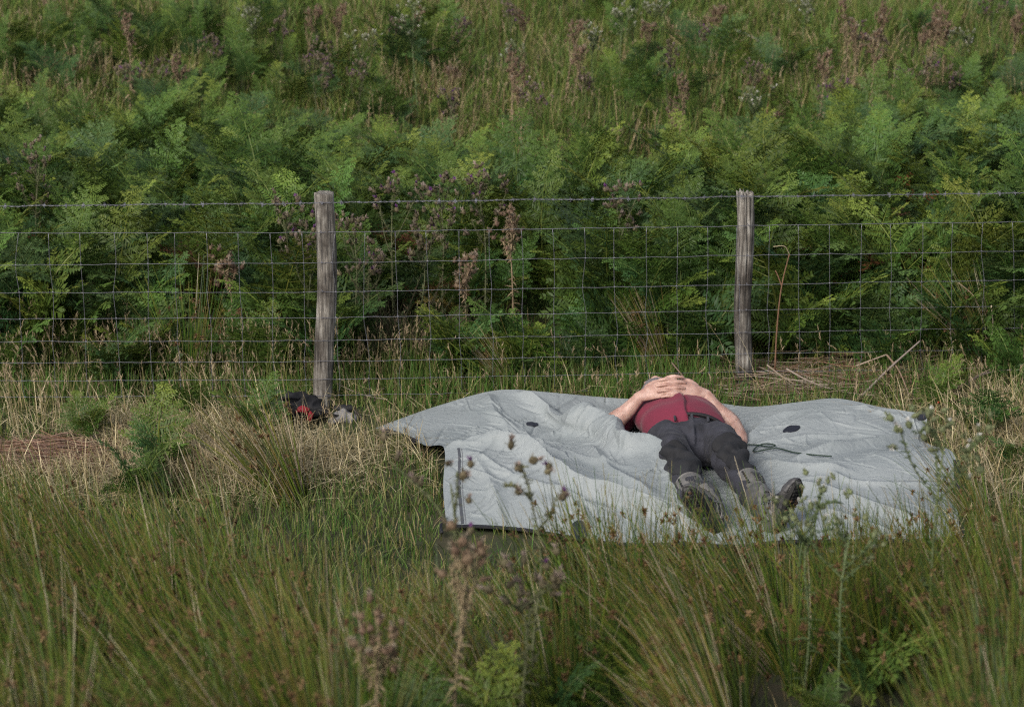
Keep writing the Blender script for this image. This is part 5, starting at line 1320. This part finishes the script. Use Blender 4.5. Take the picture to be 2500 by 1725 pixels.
# ------------------------------------------------------------------ black rucksack and grey bag in the grass
M_BAG = simple('black_pack_cloth', (.008, .008, .010), .75, 0, .4, 30, .4, 60)
M_REDP = simple('red_pack_cloth', (.30, .012, .026), .7, 0, .2, 30, .4, 80)
p = on_ground(738, 1036) + [0, 0, .03]
bag = empty('rucksack', (0, 0, 0)); tag(bag, 'black rucksack with red panels half hidden in grass by the flat topped post', 'rucksack')
a = Acc(); loft(a, p + V3([[-.16, .02, .035], [-.08, .05, .055], [.02, .03, .055], [.09, .01, .04]]), [.05, .068, .062, .04], [.034, .05, .046, .03], n=18)
ball(a, p + [-.09, .06, .07], (.055, .05, .036))
me = bake(a, 'pack_body', .008, 3); c, nn = getco(me); c += nn * (.016 * np.clip(1 - np.abs(pnoise(c[:, 0] * 14, c[:, 1] * 14 + c[:, 2] * 20, 5)) * 2.4, -.4, 1))[:, None]; setco(me, c); me.materials.append(M_BAG)
for q in me.polygons: q.use_smooth = True
link('pack_body', me, bag)
for q, (x0, x1, z0, z1, y0) in enumerate(((-.02, .035, .048, .070, -.040), (.03, .052, .012, .045, -.052))):
    a = Acc(); nn_ = 7; U, W = np.meshgrid(np.linspace(0, 1, nn_), np.linspace(0, 1, nn_)); rb = np.random.default_rng(q)
    bul = .014 * np.sin(U * math.pi) * np.sin(W * math.pi) + .004 * rb.normal(0, 1, U.shape)
    fr_ = np.stack([p[0] + x0 + (x1 - x0) * U + .012 * (W - .5), p[1] + y0 - bul - .02 * (1 - W), p[2] + z0 + (z1 - z0) * W + .006 * np.sin(U * 5)], -1); bk_ = fr_ + [0, .02, 0]
    V = np.concatenate([fr_.reshape(-1, 3), bk_.reshape(-1, 3)]); T = []
    for j in range(nn_ - 1):
        for i in range(nn_ - 1):
            b_ = j * nn_ + i; T += [[b_, b_ + 1, b_ + nn_ + 1], [b_, b_ + nn_ + 1, b_ + nn_]]
            if j == 0: T += [[b_, b_ + 49, b_ + 50], [b_, b_ + 50, b_ + 1]]
            if j == nn_ - 2: T += [[b_ + nn_, b_ + nn_ + 1, b_ + nn_ + 50], [b_ + nn_, b_ + nn_ + 50, b_ + nn_ + 49]]
            if i == 0: T += [[b_, b_ + nn_, b_ + nn_ + 49], [b_, b_ + nn_ + 49, b_ + 49]]
            if i == nn_ - 2: T += [[b_ + 1, b_ + nn_ + 50, b_ + nn_ + 1], [b_ + 1, b_ + 50, b_ + nn_ + 50]]
    a.add(V, T, np.array([.4, .02, .03])); tag(link('pack_panel', a.mesh('pack_panel', M_REDP, True), bag), 'red panel')
a = Acc(); tubes(a, curve_pts(p + V3([[.05, -.02, .06], [.11, -.03, .045], [.16, -.01, .015], [.20, .02, .012]]), 20)[None], .010, np.array([.01, .01, .01]), 6)
tubes(a, curve_pts(p + V3([[-.10, .0, .10], [-.06, -.03, .115], [-.01, .0, .10]]), 14)[None], .008, np.array([.01, .01, .01]), 6)
link('strap', a.mesh('strap', M_BAG, True), bag)
p2 = on_ground(838, 1030)
a = Acc(); loft(a, p2 + V3([[-.05, .0, .015], [0, .02, .025], [.05, .01, .012]]), [.032, .042, .026], [.020, .028, .016], n=16)
me = bake(a, 'shoe', .006, 2); c, nn = getco(me); c += nn * (.012 * np.clip(1 - np.abs(pnoise(c[:, 0] * 20, c[:, 1] * 20 + c[:, 2] * 25, 6)) * 2.4, -.4, 1))[:, None]; setco(me, c); me.materials.append(simple('grey_cloth', (.17, .165, .165), .8, 0, .35, 25, .4, 90))
for q in me.polygons: q.use_smooth = True
sb = empty('stuff_sack', (0, 0, 0)); tag(sb, 'crumpled pale grey sack with dark top beside the black rucksack', 'sack')
me.name = 'sack_body'; link('sack_body', me, sb)
a = Acc(); ball(a, p2 + [.005, .045, .055], (.055, .022, .018)); tubes(a, curve_pts(p2 + V3([[.05, .03, .05], [.08, 0, .03], [.10, -.02, .01]]), 12)[None], .007, np.array([.01, .01, .01]), 6)
link('sack_top', a.mesh('sack_top', M_BAG, True), sb)

rebase(bag, p); rebase(sb, p2); rebase(man, (.80, -1.0, .0))
